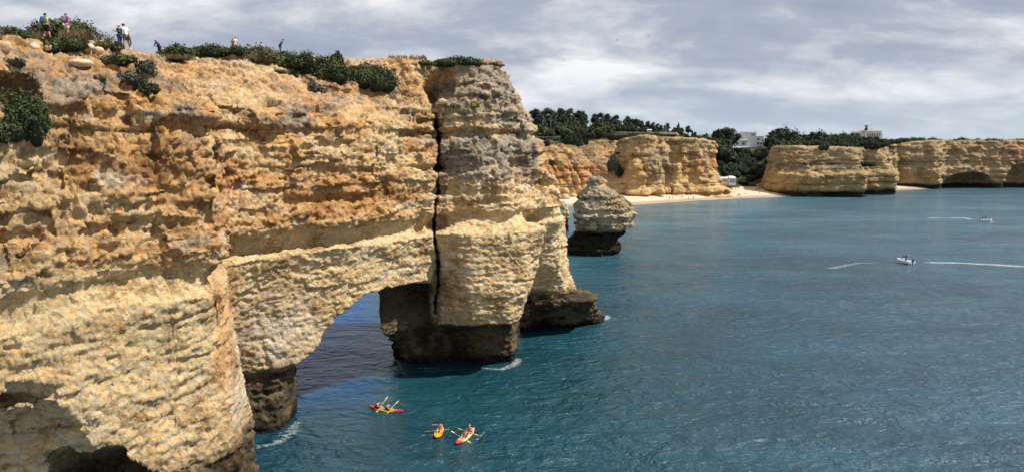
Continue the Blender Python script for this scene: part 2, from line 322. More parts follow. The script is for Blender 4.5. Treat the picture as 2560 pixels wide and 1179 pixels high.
ARCH = [(-0.5, -18.6), (5.2, -18.2), (7.0, -16.6), (9.6, -11.2), (11.0, -9.0), (11.6, -5.0), (11.2, -1.0)]
def head_sdf(X, Y, Z):
    p = (X, Y, Z)
    u = X / Y; a = X * 0.66 + Y * 0.75
    i = np.clip(np.rint((u - GU[0]) / (GU[1] - GU[0])).astype(np.int32), 0, _nu - 1)
    j = np.clip(np.rint((np.log(Y) - math.log(25.5)) / 0.0030).astype(np.int32), 0, _ny - 1)
    n8 = fbm(p, 9, 2, 1); n3 = fbm(p, 3.4, 2, 2, 2.6)
    # beds dip gently towards the tip of the headland
    zw = Z + n8 * 0.55
    k = np.clip(np.searchsorted(LZ, zw) - 1, 0, len(LZ) - 2); t = (zw - LZ[k]) / (LZ[k + 1] - LZ[k])
    d0 = LS[k, i, j]; d1 = LS[k + 1, i, j]; t = np.clip(t, 0, 1)
    d = d0 + (d1 - d0) * t
    up = ss(17.6, 19.0, zw); low = 1 - up
    st = strata(zw + n3 * 0.25, a + n8 * 2, tabH, 3.1, 0.34)
    d = d + st * (0.25 + 0.75 * up) * (0.25 + 0.75 * ss(5, 7, zw))
    # wave-cut groove above the pale ledge, with a lip over it
    g = ss(16.5, 17.1, zw) * (1 - ss(17.8, 18.9, zw + 0.5 * n3)); d = d + g * (0.15 + 1.15 * ss(0.3, 0.75, vn(p, 6.5, 7)))
    d = d - 0.2 * ss(18.9, 19.4, zw) * (1 - ss(19.8, 21.5, zw)) - 0.3 * ss(14.0, 16.2, zw) * (1 - ss(16.4, 16.9, zw))
    # broad buttresses and gullies
    d = d - n8 * (0.7 + 0.25 * up) - n3 * (0.28 + 0.12 * up + 0.8 * (1 - ss(5, 7, Z)) * ss(95, 99, Y) * (px_of(X, Y, Z) > 1285)) * (0.5 + 0.5 * ss(4, 7, zw))
    gul = ridge((a, a * 0, Z), 4.2, 2, 9, 40); d = d + 0.55 * up * (ss(0.72, 0.95, gul))
    # longer recesses below hard beds
    wv = zw + 0.35 * n3
    d = d + 0.85 * ss(27.0, 27.4, wv) * (1 - ss(27.9, 28.3, wv)) * ss(0.35, 0.6, vn(p, 11, 51)) - 0.3 * ss(28.2, 28.5, wv) * (1 - ss(29.0, 29.8, wv))
    d = d + 0.9 * ss(22.6, 23.4, wv) * (1 - ss(24.6, 24.9, wv)) * ss(0.45, 0.7, vn(p, 4.5, 53, 9)) + 0.6 * ss(20.6, 21.0, wv) * (1 - ss(21.6, 21.9, wv)) * ss(0.4, 0.6, vn(p, 8, 55))
    # hollows weathered into the rough upper beds
    hol = vn(p, 2.6, 31, 1.7); d = d + up * 0.55 * ss(0.7, 0.9, hol)
    # top surface
    ins = -L29S[i, j]
    px = 1280 + FPX * u / (CP - (Z - CZ) / Y * SP)
    steep = ss(860, 960, px)
    plat = 32.3 + np.clip(Y - 45, 0, 60) * 0.093 - np.clip(45 - Y, 0, 30) * 0.06
    sl = 29.9 + np.clip(ins, -1, 40) * (0.5 + 0.25 * ss(450, 650, px) + 2.3 * steep)
    h = np.minimum(plat, sl) + fbm((X, Y, Z * 0), 5, 3, 4) * 0.5
    h = h + fbm((X, Y, Z * 0), 1.8, 3, 14) * 0.3; hs = (h + n8) * 1.05; h = h + 0.42 * (ss(0.3, 0.7, hs % 1.0) - hs % 1.0)
    d = np.maximum(d, (Z - h) * 0.8)
    # the arch: a tunnel through the fin
    ax, ay = 0.665, 0.747           # along the wall
    s = X * ax + Y * ay; q = X * ay - Y * ax     # s along, q outward
    ceil_z = np.interp(s, [34.2, 35.0, 37.0, 39.5, 42.0, 45.0, 49.0, 55.0, 58.0], [-3, 4.0, 5.9, 6.8, 9.4, 10.8, 11.2, 11.0, 10.8]).astype(F32)
    ceil_z = ceil_z + n3 * 0.5
    tun = np.maximum(np.maximum(Z - ceil_z, 34.0 - s), s - 58)
    # the far side of the tunnel is closed by the pillar: only its front face hollows there
    tun = np.maximum(tun, np.maximum(-(q + 95), q + 50 - 0))
    pil = X + (0.172 + 0.011 * (Z - 2) / 9) * Y + n3 * 0.4              # the pillar's inner wall
    rec = np.maximum(-LS[4, i, j] - 3.2 + n3 * 0.5, px - 1093)          # in front of it the ceiling only overhangs
    tun = np.maximum(tun, np.minimum(pil, rec))
    tun = np.maximum(tun, -(X + 0.302 * Y) * 0.95 - ss(4.5, 6.5, Z) * 0)   # the foot of the arch on the left
    d = np.maximum(d, -tun)
    # caves at the foot of the near buttress
    d = np.maximum(d, -(ell(X, Y, Z, (-26.0, 35.3, 5.0), (10.0, 6.1, 8.8)) + n3 * 1.1 + st * 0.9))
    d = np.maximum(d, -(ell(X, Y, Z, (-25.0, 42.2, 3.5), (3.6, 6.5, 6.2)) + n3 * 0.7 + st * 0.5))
    # the hollow at left under the brow, behind the bush
    d = np.maximum(d, -(ell(X, Y, Z, (-31.5, 39.5, 29.2), (6.8, 2.6, 1.25)) + n3 * 0.3))
    # the open joint that splits the headland, wider near the top
    wob = fbm((X * 0, Y * 0, Z), 5.5, 3, 21) * 0.85
    cx = pxof(X, Y, Z)
    jx = (X + 0.1045 * Y - wob * 0.9 + 0.25 * np.sin(Z * 0.42))
    wid = 0.03 + 0.26 * vn((X * 0, X * 0, Z), 2.5, 5) + 0.75 * ss(30.5, 33.0, Z) * (1 - ss(36.2, 37.4, Z)) + 0.25 * ss(7, 9, Z) * 0
    jd = np.maximum(np.abs(jx) - wid, (Y - 92.5)); jd = np.maximum(jd, 76 - Y); jd = np.maximum(jd, 6.5 - Z)
    d = np.maximum(d, -jd)
    d = np.maximum(d, -(ell(X, Y, Z, (-8.0, 86.6, 33.9), (1.5, 4.0, 2.3))))
    # a bedding recess below the top block
    rc = np.maximum(np.abs(zw - 32.4) - 0.28, np.abs(px - 1190) / FPX * Y - 7) ; d = np.maximum(d, -np.maximum(rc, L29S[i, j] * 0 - 0.2) if False else d)
    return d.astype(F32)

def map_polar(u, y, z): return (u * y, y + u * 0, z + u * 0)

FINE = strata_tab(21, -4, 60, 0.22, 0.75, 0.13)
def rock_detail(V, Nn, up, amp=1.0, seed=0):
    p = (V[:, 0], V[:, 1], V[:, 2])
    cv, cd = worley((p[0] + 0.5 * fbm(p, 1.3, 2, 41), p[1], p[2] + 0.3 * fbm(p, 1.1, 2, 43)), 1.05, seed, 0.62)
    c2, e2 = worley(p, 0.46, seed + 2, 0.28)
    e = up * (0.13 * (ridge(p, 1.0, 3, 40 + seed, 0.7) - 0.55) * 2 + 0.15 * (cv - 0.5) - 0.04 * cd + 0.26 * (c2 - 0.5) - 0.10 * e2 + 0.17 * fbm(p, 0.4, 2, 50 + seed, 0.28))
    al = p[0] * 0.66 + p[1] * 0.75; fz = strata(p[2] + 0.55 * fbm(p, 4, 2, 33) + 0.12 * cv, al + 0.8 * c2, FINE, 1.3, 0.13); e = e * 0.85 + (0.12 + 0.88 * up) * ss(0.25, 0.6, vn(p, 3.5, 71)) * 1.15 * fz
    pit = vn((p[0], p[1], p[2] + 0.4 * cv), 0.8, 60 + seed, 0.45); e = e - up * 0.30 * ss(0.66, 0.8, pit)
    lay = fbm((p[0], p[1], p[2] + 0.1 * cv), 3.2, 4, 70 + seed, 0.40)
    e = e + (1 - up) * (0.09 * lay + 0.15 * (c2 - 0.5) + 0.10 * (cv - 0.5) + 0.10 * fbm(p, 0.5, 2, 75 + seed, 0.3) - 0.22 * ss(0.70, 0.85, vn(p, 1.1, 66, 0.5)))
    jw = al + 0.7 * fbm(p, 2.5, 3, 91); vj = ridge((jw, jw * 0, p[2]), 4.6, 1, 93 + seed, 26); e = e - (0.14 + 0.24 * up) * 0.6 * ss(0.972, 0.990, vj) * ss(0.3, 0.5, vn(p, 7, 98))
    bj = ridge((al, al * 0, p[2] + 0.5 * fbm(p, 6, 3, 95)), 14, 1, 97 + seed, 1.5); e = e - (0.10 + 0.18 * up) * ss(0.90, 0.97, bj) * ss(0.35, 0.6, vn(p, 5, 99))
    return V + Nn * (e * amp)[:, None]

def mixv(c, f, k): f = np.clip(f, 0, 1)[:, None]; return c * (1 - f) + np.array(k, F32) * f

CREAM = (0.57, 0.435, 0.25); PALE = (0.62, 0.49, 0.28); OCHRE = (0.51, 0.305, 0.13); RUST = (0.36, 0.18, 0.075)
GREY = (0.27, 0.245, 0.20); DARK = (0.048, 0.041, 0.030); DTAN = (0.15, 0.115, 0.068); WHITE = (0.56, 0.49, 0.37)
def head_colour(V, Nn):
    x, y, z = V[:, 0], V[:, 1], V[:, 2]; p = (x, y, z); px = pxof(x, y, z)
    n8 = fbm(p, 9, 2, 1); zw = z + n8 * 0.55
    A = fbm(p, 5, 4, 80, 2.6); B = fbm(p, 2.2, 4, 84, 1.2); Cn = fbm(p, 1.0, 3, 90, 0.8)
    c = np.tile(np.array(CREAM, F32), (len(V), 1))
    c = mixv(c, ss(-0.1, 0.5, A) * 0.55, (0.61, 0.51, 0.345)); c = mixv(c, ss(0.1, 0.5, B) * 0.5, (0.50, 0.345, 0.19))
    up = ss(17.8, 19.6, zw)
    lf = 1 - ss(1000, 1150, px)
    c = mixv(c, up * ss(-0.35, 0.45, A + 0.35 * Cn + 0.12 * lf) * (0.6 + 0.4 * lf), OCHRE); c = mixv(c, up * ss(0.2, 0.5, Cn + 0.4 * B) * 0.4, (0.27, 0.19, 0.11))
    c = mixv(c, up * ss(0.0, 0.5, B + 0.5 * A) * 0.6, RUST)
    c = mixv(c, up * ss(0.18, 0.5, fbm(p, 3.1, 3, 95, 1.3)) * 0.75, WHITE)
    band = np.exp(-((zw - 17.6) / 1.1) ** 2); c = mixv(c, band * 0.8, PALE)
    # rust seam where the buttress meets the wall
    seam = np.exp(-((px - (548 + 14 * np.sin(z * 0.6))) / 20) ** 2) * ss(8, 12, z) * (1 - ss(28, 30, z)); c = mixv(c, seam * (0.5 + 0.6 * B + 0.5 * A), (0.42, 0.205, 0.085))
    seam2 = np.exp(-((px - 575) / 22) ** 2) * ss(5, 8, z) * (1 - ss(15, 18, z)); c = mixv(c, seam2 * (0.5 + 0.5 * B + 0.5 * A), (0.54, 0.315, 0.14))
    st2 = np.exp(-((px - 1120) / 24) ** 2) * ss(22, 24, z) * (1 - ss(27, 28, z)); c = mixv(c, st2 * 0.7, (0.5, 0.24, 0.08))
    # white-grey lime at the foot of the arch
    lm = ss(560, 600, px) * (1 - ss(700, 860, px)) * ss(5.5, 7, z) * (1 - ss(9, 14, z)); c = mixv(c, lm * (0.55 + 0.5 * B), (0.50, 0.46, 0.40))
    # lichen-grey weathering near the brow and on the block
    top = ss(24.5, 29.5, zw) * ss(0.0, 0.45, B + 0.5 * A) * 0.85
    blk = ss(1085, 1110, px) * (1 - ss(1330, 1360, px)) * ss(21.5, 23.5, zw) * (1 - ss(36.2, 37.5, zw)) * ss(-0.35, 0.2, B + 0.6 * A + 0.15)
    lft = (1 - ss(60, 200, px)) * ss(15, 19, z) * ss(-0.1, 0.3, A + 0.4 * B)
    c = mixv(c, np.maximum(np.maximum(top, blk * 0.9), lft * 0.9), GREY)
    c = mixv(c, np.maximum(top, blk) * ss(0.25, 0.6, Cn) * 0.7, (0.10, 0.095, 0.08))
    # soil and path on top
    flat = ss(0.55, 0.8, Nn[:, 2]) * ss(29.2, 30.4, z)
    c = mixv(c, flat * 0.75, (0.47, 0.30, 0.175)); c = mixv(c, flat * ss(0.0, 0.4, A) * 0.6, (0.36, 0.18, 0.09)); c = mixv(c, flat * ss(0.1, 0.5, B) * 0.55, (0.58, 0.47, 0.34))
    # tide-stained foot; dark rock in the arch recess has its shade painted in
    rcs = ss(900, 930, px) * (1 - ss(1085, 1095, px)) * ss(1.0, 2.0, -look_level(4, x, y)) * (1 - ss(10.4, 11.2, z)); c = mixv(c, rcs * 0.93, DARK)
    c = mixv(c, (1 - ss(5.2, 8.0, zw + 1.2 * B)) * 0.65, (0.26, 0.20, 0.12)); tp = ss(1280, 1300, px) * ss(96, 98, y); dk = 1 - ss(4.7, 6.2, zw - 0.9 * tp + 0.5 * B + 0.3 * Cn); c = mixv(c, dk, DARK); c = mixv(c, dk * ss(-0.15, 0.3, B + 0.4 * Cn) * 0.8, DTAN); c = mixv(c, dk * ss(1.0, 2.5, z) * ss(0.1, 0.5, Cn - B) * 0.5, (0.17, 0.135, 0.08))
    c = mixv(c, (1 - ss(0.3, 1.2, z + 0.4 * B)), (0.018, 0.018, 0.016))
    return c

M_rock = rock_mat('cliff_rock', 1.0, 0.27)
def build_headland():
    V, Q = surface(head_sdf, GU, GY, GZ, map_polar, 1.9)
    Nn = vnormals(V, Q); p = (V[:, 0], V[:, 1], V[:, 2])
    n8 = fbm(p, 9, 2, 1); zw = V[:, 2] + n8 * 0.55
    up = 0.22 + 0.78 * ss(18.3, 19.8, zw); up = np.where(zw < 5.7, 0.75, up)
    up = up * (1 - 0.2 * ss(0.6, 0.85, Nn[:, 2]) * ss(29.5, 30.5, V[:, 2]))
    V = rock_detail(V, Nn, up)
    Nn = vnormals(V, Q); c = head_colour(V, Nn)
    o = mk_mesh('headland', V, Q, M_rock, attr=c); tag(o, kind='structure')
    print('headland', len(V), len(Q), round(time.time() - T0, 1))
    return V
HV = build_headland()


# ------------------------------------------------------------------ other rocks and the far coast
def rock_body(levels, ug, yg, zg, tab, nz, top, cuts, detail, colour, name, mat, band, blk=(6, 0.8), groove=(), gul_k=1.0):
    """levels: [(z, [(px, Y)...])]"""
    U2, Y2 = np.meshgrid(ug, yg, indexing='ij'); tabs = np.stack([poly_sdf((U2 * Y2).astype(F32), Y2.astype(F32), [(xat(p, y, z), y) for p, y in pts]) for z, pts in levels])
    lz = np.array([z for z, _ in levels], F32); au, ay = nz
    def f(X, Y, Z):
        p = (X, Y, Z); i = np.clip(np.rint((X / Y - ug[0]) / (ug[1] - ug[0])).astype(int), 0, len(ug) - 1); j = np.clip(np.rint((Y - yg[0]) / (yg[1] - yg[0])).astype(int), 0, len(yg) - 1)
        nb = fbm(p, au, 3, 1, au * 1.4); ns = fbm(p, au * 0.3, 2, 5, au * 0.22)
        k = np.clip(np.searchsorted(lz, Z + nb * 0.6) - 1, 0, len(lz) - 2); t = np.clip((Z + nb * 0.6 - lz[k]) / (lz[k + 1] - lz[k]), 0, 1)
        d = tabs[k, i, j] * (1 - t) + tabs[k + 1, i, j] * t
        d = d + strata(Z + nb * 0.8, X + Y * 0.4 + nb * 3, tab, blk[0], blk[1]) - nb * ay - ns * ay * 0.45
        gl = ridge((X * 0.8 + Y * 0.6, X * 0, Z), au * 0.75, 3, 19, au * 6); d = d + ay * 1.3 * gul_k * ss(0.6, 0.95, gl)
        for z0, z1, dp in groove: d = d + dp * ss(z0, z0 + 0.4, Z + nb * 0.4) * (1 - ss(z1 - 0.5, z1, Z + nb * 0.4))
        if top: d = np.maximum(d, (Z - top(X, Y, p, -tabs[-1, i, j])) * 0.8)
        for c in cuts: d = np.maximum(d, -c(X, Y, Z, nb, ns))
        return d.astype(F32)
    V, Q = surface(f, ug, yg, zg, map_polar, band)
    Nn = vnormals(V, Q); V = detail(V, Nn); Nn = vnormals(V, Q)
    o = mk_mesh(name, V, Q, mat, attr=colour(V, Nn))
    print(name, len(Q), round(time.time() - T0, 1)); return o

def ring(pxc, pxh, Yc, yh, n=14, sq=0.75):   # rounded outline: centre and half width in photo columns, distance and half depth in metres
    return [(pxc + pxh * math.copysign(abs(math.cos(a)) ** sq, math.cos(a)), Yc + yh * math.copysign(abs(math.sin(a)) ** sq, math.sin(a))) for a in [2 * math.pi * k / n for k in range(n)]]

def stack_col(V, Nn):
    z = V[:, 2]; p = (V[:, 0], V[:, 1], z); A = fbm(p, 5, 4, 80, 1.6); B = fbm(p, 2.4, 4, 84, 0.9)
    c = np.tile(np.array((0.40, 0.34, 0.235), F32), (len(V), 1)); c = mixv(c, ss(-0.2, 0.4, A) * 0.6, (0.47, 0.38, 0.24))
    c = mixv(c, ss(10, 13, z + 2 * A) * ss(-0.3, 0.3, B) * 0.8, (0.22, 0.19, 0.135)); c = mixv(c, ss(0.1, 0.5, B) * ss(9, 12, z) * 0.5, (0.42, 0.33, 0.17))
    c = mixv(c, 1 - ss(5.4, 5.9, z + 0.4 * B), (0.025, 0.022, 0.018)); return c
M_far = rock_mat('far_cliff_rock', 0.4, 0.55)
ug = np.arange(0.055, 0.185, 0.0010).astype(F32); yg = np.arange(172, 204, 0.26).astype(F32); zg = np.arange(-1, 20, 0.22).astype(F32)
def stack_top(X, Y, p, ins): return 18.9 + fbm(p, 4, 3, 4) * 0.8 + 0 * X
stk = rock_body([(-1, ring(1481, 72, 186, 7)), (0, ring(1481, 71, 186, 7)), (3, ring(1483, 71, 186, 6.4)), (5.6, ring(1500, 60, 187, 6)), (6.2, ring(1505, 68, 186.5, 6.8)), (8.5, ring(1511, 80, 186.5, 7.8)), (10, ring(1512, 80, 186.5, 7.8)), (12.3, ring(1506, 70, 186.5, 6.6)), (14.6, ring(1499, 52, 186.5, 5)), (16.2, ring(1494, 34, 186.5, 3.4)), (16.9, ring(1488, 20, 186.5, 2.4)), (17.6, ring(1489, 23, 186.5, 2.6)), (18.6, ring(1489, 14, 186.5, 1.8)), (20, ring(1489, 6, 186.5, 1))],
    ug, yg, zg, strata_tab(3, -3, 22, 0.5, 1.4, 0.35), (4, 0.95), stack_top, [lambda X, Y, Z, a, b: np.maximum(np.maximum(np.abs(X - (15.4 + (Z - 12) * 0.16 + a * 0.6)) - 0.16, Y - 184), np.maximum(5 - Z, Z - 14.5))],
    lambda V, Nn: rock_detail(V, Nn, 0.25 + 0.75 * ss(10, 13, V[:, 2]), 1.25, 3), stack_col, 'sea_stack', M_far, 1.6, (3, 0.35), ((9.9, 10.7, 0.5), (13.2, 13.9, 0.5)), 0.6)
tag(stk, 'mushroom shaped rock stack with a black tide-worn foot, standing alone off the headland tip', 'sea stack')
ug = np.arange(0.035, 0.095, 0.0009).astype(F32); yg = np.arange(226, 246, 0.26).astype(F32); zg = np.arange(-1, 12, 0.24).astype(F32)
st2 = rock_body([(-1, ring(1385, 44, 236, 3.5)), (0, ring(1385, 44, 236, 3.5)), (3.4, ring(1385, 40, 236, 3)), (4.1, ring(1385, 44, 236, 3.8)), (8, ring(1385, 34, 236, 3)), (12, ring(1380, 20, 236, 2))], ug, yg, zg, strata_tab(4, -3, 22, 0.5, 1.2, 0.3), (6, 0.5),
    lambda X, Y, p, ins: 9.4 + 0 * X, [], lambda V, Nn: rock_detail(V, Nn, 0.4 + 0 * V[:, 2], 1.0, 6), lambda V, Nn: mixv(mixv(np.tile(np.array((0.42, 0.33, 0.2), F32), (len(V), 1)), ss(0, 0.4, fbm((V[:, 0], V[:, 1], V[:, 2]), 2, 3, 5)) * 0.7, GREY), 1 - ss(3.3, 3.9, V[:, 2]), (0.025, 0.022, 0.018)), 'sea_stack', M_far, 1.5, (3, 0.2))
tag(st2, 'low pale rock with a black foot half hidden behind the right edge of the headland', 'sea stack')

def far_col(kind):
    def f(V, Nn):
        x, y, z = V[:, 0], V[:, 1], V[:, 2]; p = (x, y, z); px = pxof(x, y, z)
        A = fbm(p, 22, 4, 80, 9); B = fbm(p, 8, 4, 84, 3); S = fbm(p, 30, 4, 88, 1.4)
        if kind == 'mid':
            c = np.tile(np.array((0.48, 0.32, 0.15), F32), (len(V), 1))
            c = mixv(c, ss(-0.1, 0.35, S) * 0.6, (0.56, 0.43, 0.24)); c = mixv(c, ss(8, 16, z + 3 * A) * ss(-0.25, 0.3, A + 0.3 * B) * 0.85, (0.40, 0.21, 0.095))
            c = mixv(c, (1 - ss(1400, 1590, px)) * ss(7, 10, z) * ss(-0.3, 0.2, B + A) * 0.8, (0.33, 0.155, 0.065))
            c = mixv(c, ss(1590, 1640, px) * (1 - ss(1660, 1690, px)) * (1 - ss(24, 28, z)) * ss(8, 10, z) * 0.7, (0.21, 0.17, 0.12))
            c = mixv(c, ss(15, 23, z + 4 * B) * ss(-0.2, 0.4, B) * 0.7, (0.27, 0.22, 0.15)); c = mixv(c, ss(0.2, 0.6, B - A) * 0.5, (0.30, 0.24, 0.16))
        else:
            c = np.tile(np.array((0.36, 0.255, 0.135), F32), (len(V), 1))
            low = (1 - ss(2245, 2290, px)) * (1 - ss(14, 16, z + 3 * A)); c = mixv(c, low * ss(-0.2, 0.3, S) * 0.8, (0.27, 0.21, 0.11)); c = mixv(c, low * (1 - ss(1960, 2100, px)) * 0.6, (0.46, 0.28, 0.115))  # olive lower front: its shade is put into the rock colour
            c = mixv(c, (1 - low) * ss(-0.1, 0.35, S + 0.4 * B) * 0.6, (0.42, 0.31, 0.20)); c = mixv(c, (1 - low) * ss(0.05, 0.4, B) * 0.7, (0.24, 0.19, 0.13))
            c = mixv(c, ss(2240, 2300, px) * ss(0.0, 0.4, A) * 0.65, (0.42, 0.21, 0.125)); c = mixv(c, (1 - ss(2240, 2300, px)) * ss(13, 15, z) * ss(-0.1, 0.2, B) * (1 - ss(19, 22, z)) * 0.7, (0.13, 0.12, 0.08))
            c = mixv(c, 1 - ss(2.2, 3.6, z + 1.2 * B), (0.03, 0.027, 0.02))
        c = mixv(c, ss(0.6, 0.85, Nn[:, 2]) * ss(20, 24, z) * 0.7, (0.30, 0.21, 0.12)); c = mixv(c, ss(0.6, 0.85, Nn[:, 2]) * ss(20, 24, z) * ss(-0.1, 0.2, B) * 0.8, (0.10, 0.095, 0.045))
        return c
    return f
def far_detail(amp):
    def f(V, Nn):
        p = (V[:, 0], V[:, 1], V[:, 2]); cv, cd = worley(p, 3.4, 3, 1.8); c2, _ = worley(p, 1.5, 5, 0.9)
        k = 0.45 + 0.55 * ss(8, 13, V[:, 2] + 4 * fbm(p, 15, 2, 9))
        e = k * (0.9 * (ridge(p, 6, 4, 40, 3) - 0.55) + 0.6 * (cv - 0.5) + 0.35 * (c2 - 0.5)) + 0.3 * fbm(p, 20, 4, 44, 1.1)
        return V + Nn * (e * amp)[:, None]
    return f
# cliff behind the beach
MB = [(1790, 440), (1760, 520), (1200, 520), (1200, 360)]
mid = [(-1, [(1250, 352), (1380, 366), (1470, 371), (1560, 376), (1572, 370), (1640, 371), (1662, 369), (1672, 380), (1690, 379), (1740, 384), (1800, 388), (1834, 393), (1834, 402), (1810, 412)] + MB),
       (4.5, [(1250, 353), (1380, 367), (1470, 372), (1560, 377), (1572, 371), (1640, 372), (1662, 370.5), (1672, 381), (1690, 380), (1740, 385), (1800, 390), (1820, 395), (1825, 402), (1805, 412)] + MB),
       (6.5, [(1250, 354), (1380, 369), (1470, 374), (1550, 379), (1572, 373), (1640, 374), (1662, 372), (1672, 382), (1690, 381), (1740, 387), (1785, 390), (1803, 396), (1805, 402), (1795, 412)] + MB),
       (14, [(1250, 356), (1380, 371), (1440, 376), (1500, 384), (1548, 388), (1570, 376), (1600, 372), (1650, 376), (1664, 384), (1676, 388), (1690, 383), (1740, 388), (1780, 392), (1795, 398), (1796, 404), (1785, 412)] + MB),
       (21, [(1250, 360), (1370, 375), (1430, 380), (1490, 388), (1548, 394), (1572, 380), (1590, 375), (1640, 378), (1662, 386), (1680, 392), (1700, 386), (1740, 389), (1770, 393), (1786, 398), (1786, 404), (1780, 412)] + MB),
       (26, [(1250, 372), (1370, 384), (1430, 390), (1490, 396), (1548, 400), (1575, 384), (1592, 378), (1640, 381), (1660, 390), (1680, 396), (1700, 388), (1740, 390), (1768, 394), (1781, 399), (1781, 404), (1776, 412)] + MB),
       (32, [(1250, 392), (1370, 400), (1430, 404), (1490, 408), (1548, 406), (1575, 386), (1594, 380), (1640, 383), (1660, 393), (1680, 398), (1700, 390), (1740, 392), (1764, 396), (1775, 400), (1775, 404), (1770, 412)] + MB)]
ug = np.arange(0.02, 0.31, 0.00135).astype(F32); yg = np.arange(345, 455, 0.75).astype(F32); zg = np.arange(-1, 34, 0.5).astype(F32)
def mid_top(X, Y, p, ins):
    px = 1280 + FPX * X / (Y * CP); return np.interp(px, [1250, 1380, 1480, 1570, 1600, 1700, 1790], [27, 28, 29.5, 31, 32.2, 31.8, 30.0]) + fbm((X, Y, Y * 0), 12, 3, 4) * 0.7
rock_body(mid, ug, yg, zg, strata_tab(8, -3, 36, 1.0, 3.4, 0.75), (11, 2.7), mid_top, [lambda X, Y, Z, a, b: ell(X, Y, Z, (xat(1400, 369, 5), 368, 3.5), (4.5, 5, 3.5)), lambda X, Y, Z, a, b: ell(X, Y, Z, (xat(1813, 392, 3.0), 391, 3.0), (2.2, 4, 1.4)), lambda X, Y, Z, a, b: ell(X, Y, Z, (xat(1682, 382, 6), 381, 5), (0.8, 5, 4.5))],
    far_detail(1.35), far_col('mid'), 'beach_cliff', M_far, 4.0, (7, 0.7), ((7.4, 8.4, 0.9), (12.6, 13.4, 0.8))).__setitem__('kind', 'structure')
# cliffs to the right of the valley
RB = [(2760, 520), (2760, 640), (1990, 640), (1940, 470)]
def right(z):
    g = lambda pts: [float(np.interp(z, [-1, 2.5, 3.8, 12, 15, 24, 30], q)) for q in pts]
    P = [((1890, 1893, 1893, 1912, 1918, 1930, 1938), 434), ((1930, 1925, 1924, 1935, 1940, 1945, 1950), 413), ((1995, 1990, 1990, 1990, 1990, 1995, 1995), 404),
         ((2100,) * 7, 399), ((2160, 2164, 2164, 2162, 2150, 2135, 2120), 398), ((2168, 2168, 2168, 2168, 2160, 2150, 2135), 402), ((2150, 2150, 2150, 2156, 2150, 2146, 2150), 415),
         ((2160, 2160, 2155, 2160, 2160, 2170, 2180), 421), ((2236, 2243, 2238, 2238, 2225, 2190, 2180), 420), ((2243, 2243, 2243, 2243, 2236, 2215, 2200), 426), ((2215,) * 7, 470),
         ((2245,) * 7, 486), ((2320, 2320, 2320, 2300, 2290, 2285, 2280), 484), ((2345, 2345, 2345, 2335, 2335, 2335, 2335), 482), ((2368,) * 7, 488), ((2450,) * 7, 492), ((2530,) * 7, 490), ((2640,) * 7, 496), ((2760,) * 7, 505)]
    off = float(np.interp(z, [-1, 2.5, 3.8, 12, 15, 24, 30], [0.8, 1.6, 0, 0.3, 3.6, 8.0, 11.0]))
    out = []
    for q, y in P:
        far = y > 465; out.append((g([q])[0] if False else float(np.interp(z, [-1, 2.5, 3.8, 12, 15, 24, 30], q)), y + (off * (0.35 if far else 1.0))))
    return out + RB
ug = np.arange(0.315, 0.80, 0.0014).astype(F32); yg = np.arange(393, 560, 0.85).astype(F32); zg = np.arange(-1, 34.5, 0.5).astype(F32)
def right_top(X, Y, p, ins):
    px = 1280 + FPX * X / (Y * CP); return np.interp(px, [1900, 1950, 2100, 2150, 2200, 2250, 2330, 2600, 2800], [25.5, 27.0, 26.8, 26.0, 25.5, 29.0, 30.6, 30.6, 30]) + np.clip(Y - 440, 0, 60) * 0.01 + fbm((X, Y, Y * 0), 12, 3, 4) * 0.6
cav = lambda px, Y, z, r: (lambda X, Y_, Z, a, b: ell(X, Y_, Z, (xat(px, Y, z), Y, z), r) + a * 0.8)
rock_body([(z, right(z)) for z in (-1, 1.5, 3.0, 4.2, 12, 15, 20, 26, 31)], ug, yg, zg, strata_tab(9, -3, 36, 1.2, 3.6, 0.75), (12, 2.3), right_top,
    [cav(2425, 490, 1.5, (18, 18, 9.5)), cav(2450, 486, 2.0, (25, 5.5, 14.5)), cav(2556, 492, 3.5, (12, 14, 13.0)), cav(1903, 430, 3.5, (1.2, 3, 2.2))], far_detail(1.35), far_col('right'), 'far_cliff', M_far, 4.2, (8, 0.5), ((6.4, 7.3, 0.8), (9.6, 10.4, 0.6), (17, 18.2, 1.0)), 0.45).__setitem__('kind', 'structure')

# beach sand
def sand_mat():
    m, n, l, b = nmat('beach_sand', 0.95, 0.1)
    g = n.new('ShaderNodeNewGeometry'); sp = n.new('ShaderNodeSeparateXYZ'); l.new(g.outputs['Position'], sp.inputs[0])
    mr = n.new('ShaderNodeMapRange'); l.new(sp.outputs[2], mr.inputs[0]); mr.inputs[1].default_value = 0.1; mr.inputs[2].default_value = 1.6
    wet = ramp_n(n, l, mr.outputs[0], [(0.0, (0.30, 0.215, 0.145)), (0.45, (0.42, 0.315, 0.215)), (0.6, (0.58, 0.45, 0.32))])
    nn = noise_n(n, l, 0.25, 5, 0.6, g.outputs['Position']); l.new(mixc(n, l, 1.0, wet, ramp_n(n, l, nn, [(0.3, 0.86), (0.7, 1.08)]), 'MULTIPLY'), b.inputs['Base Color']); return m
SHORE = [(1300, 330), (1400, 334), (1500, 339), (1590, 345), (1700, 364), (1750, 374), (1850, 390), (1960, 403), (1990, 409)]
def shore_y(px): return np.interp(px, [a for a, _ in SHORE], [b for _, b in SHORE])
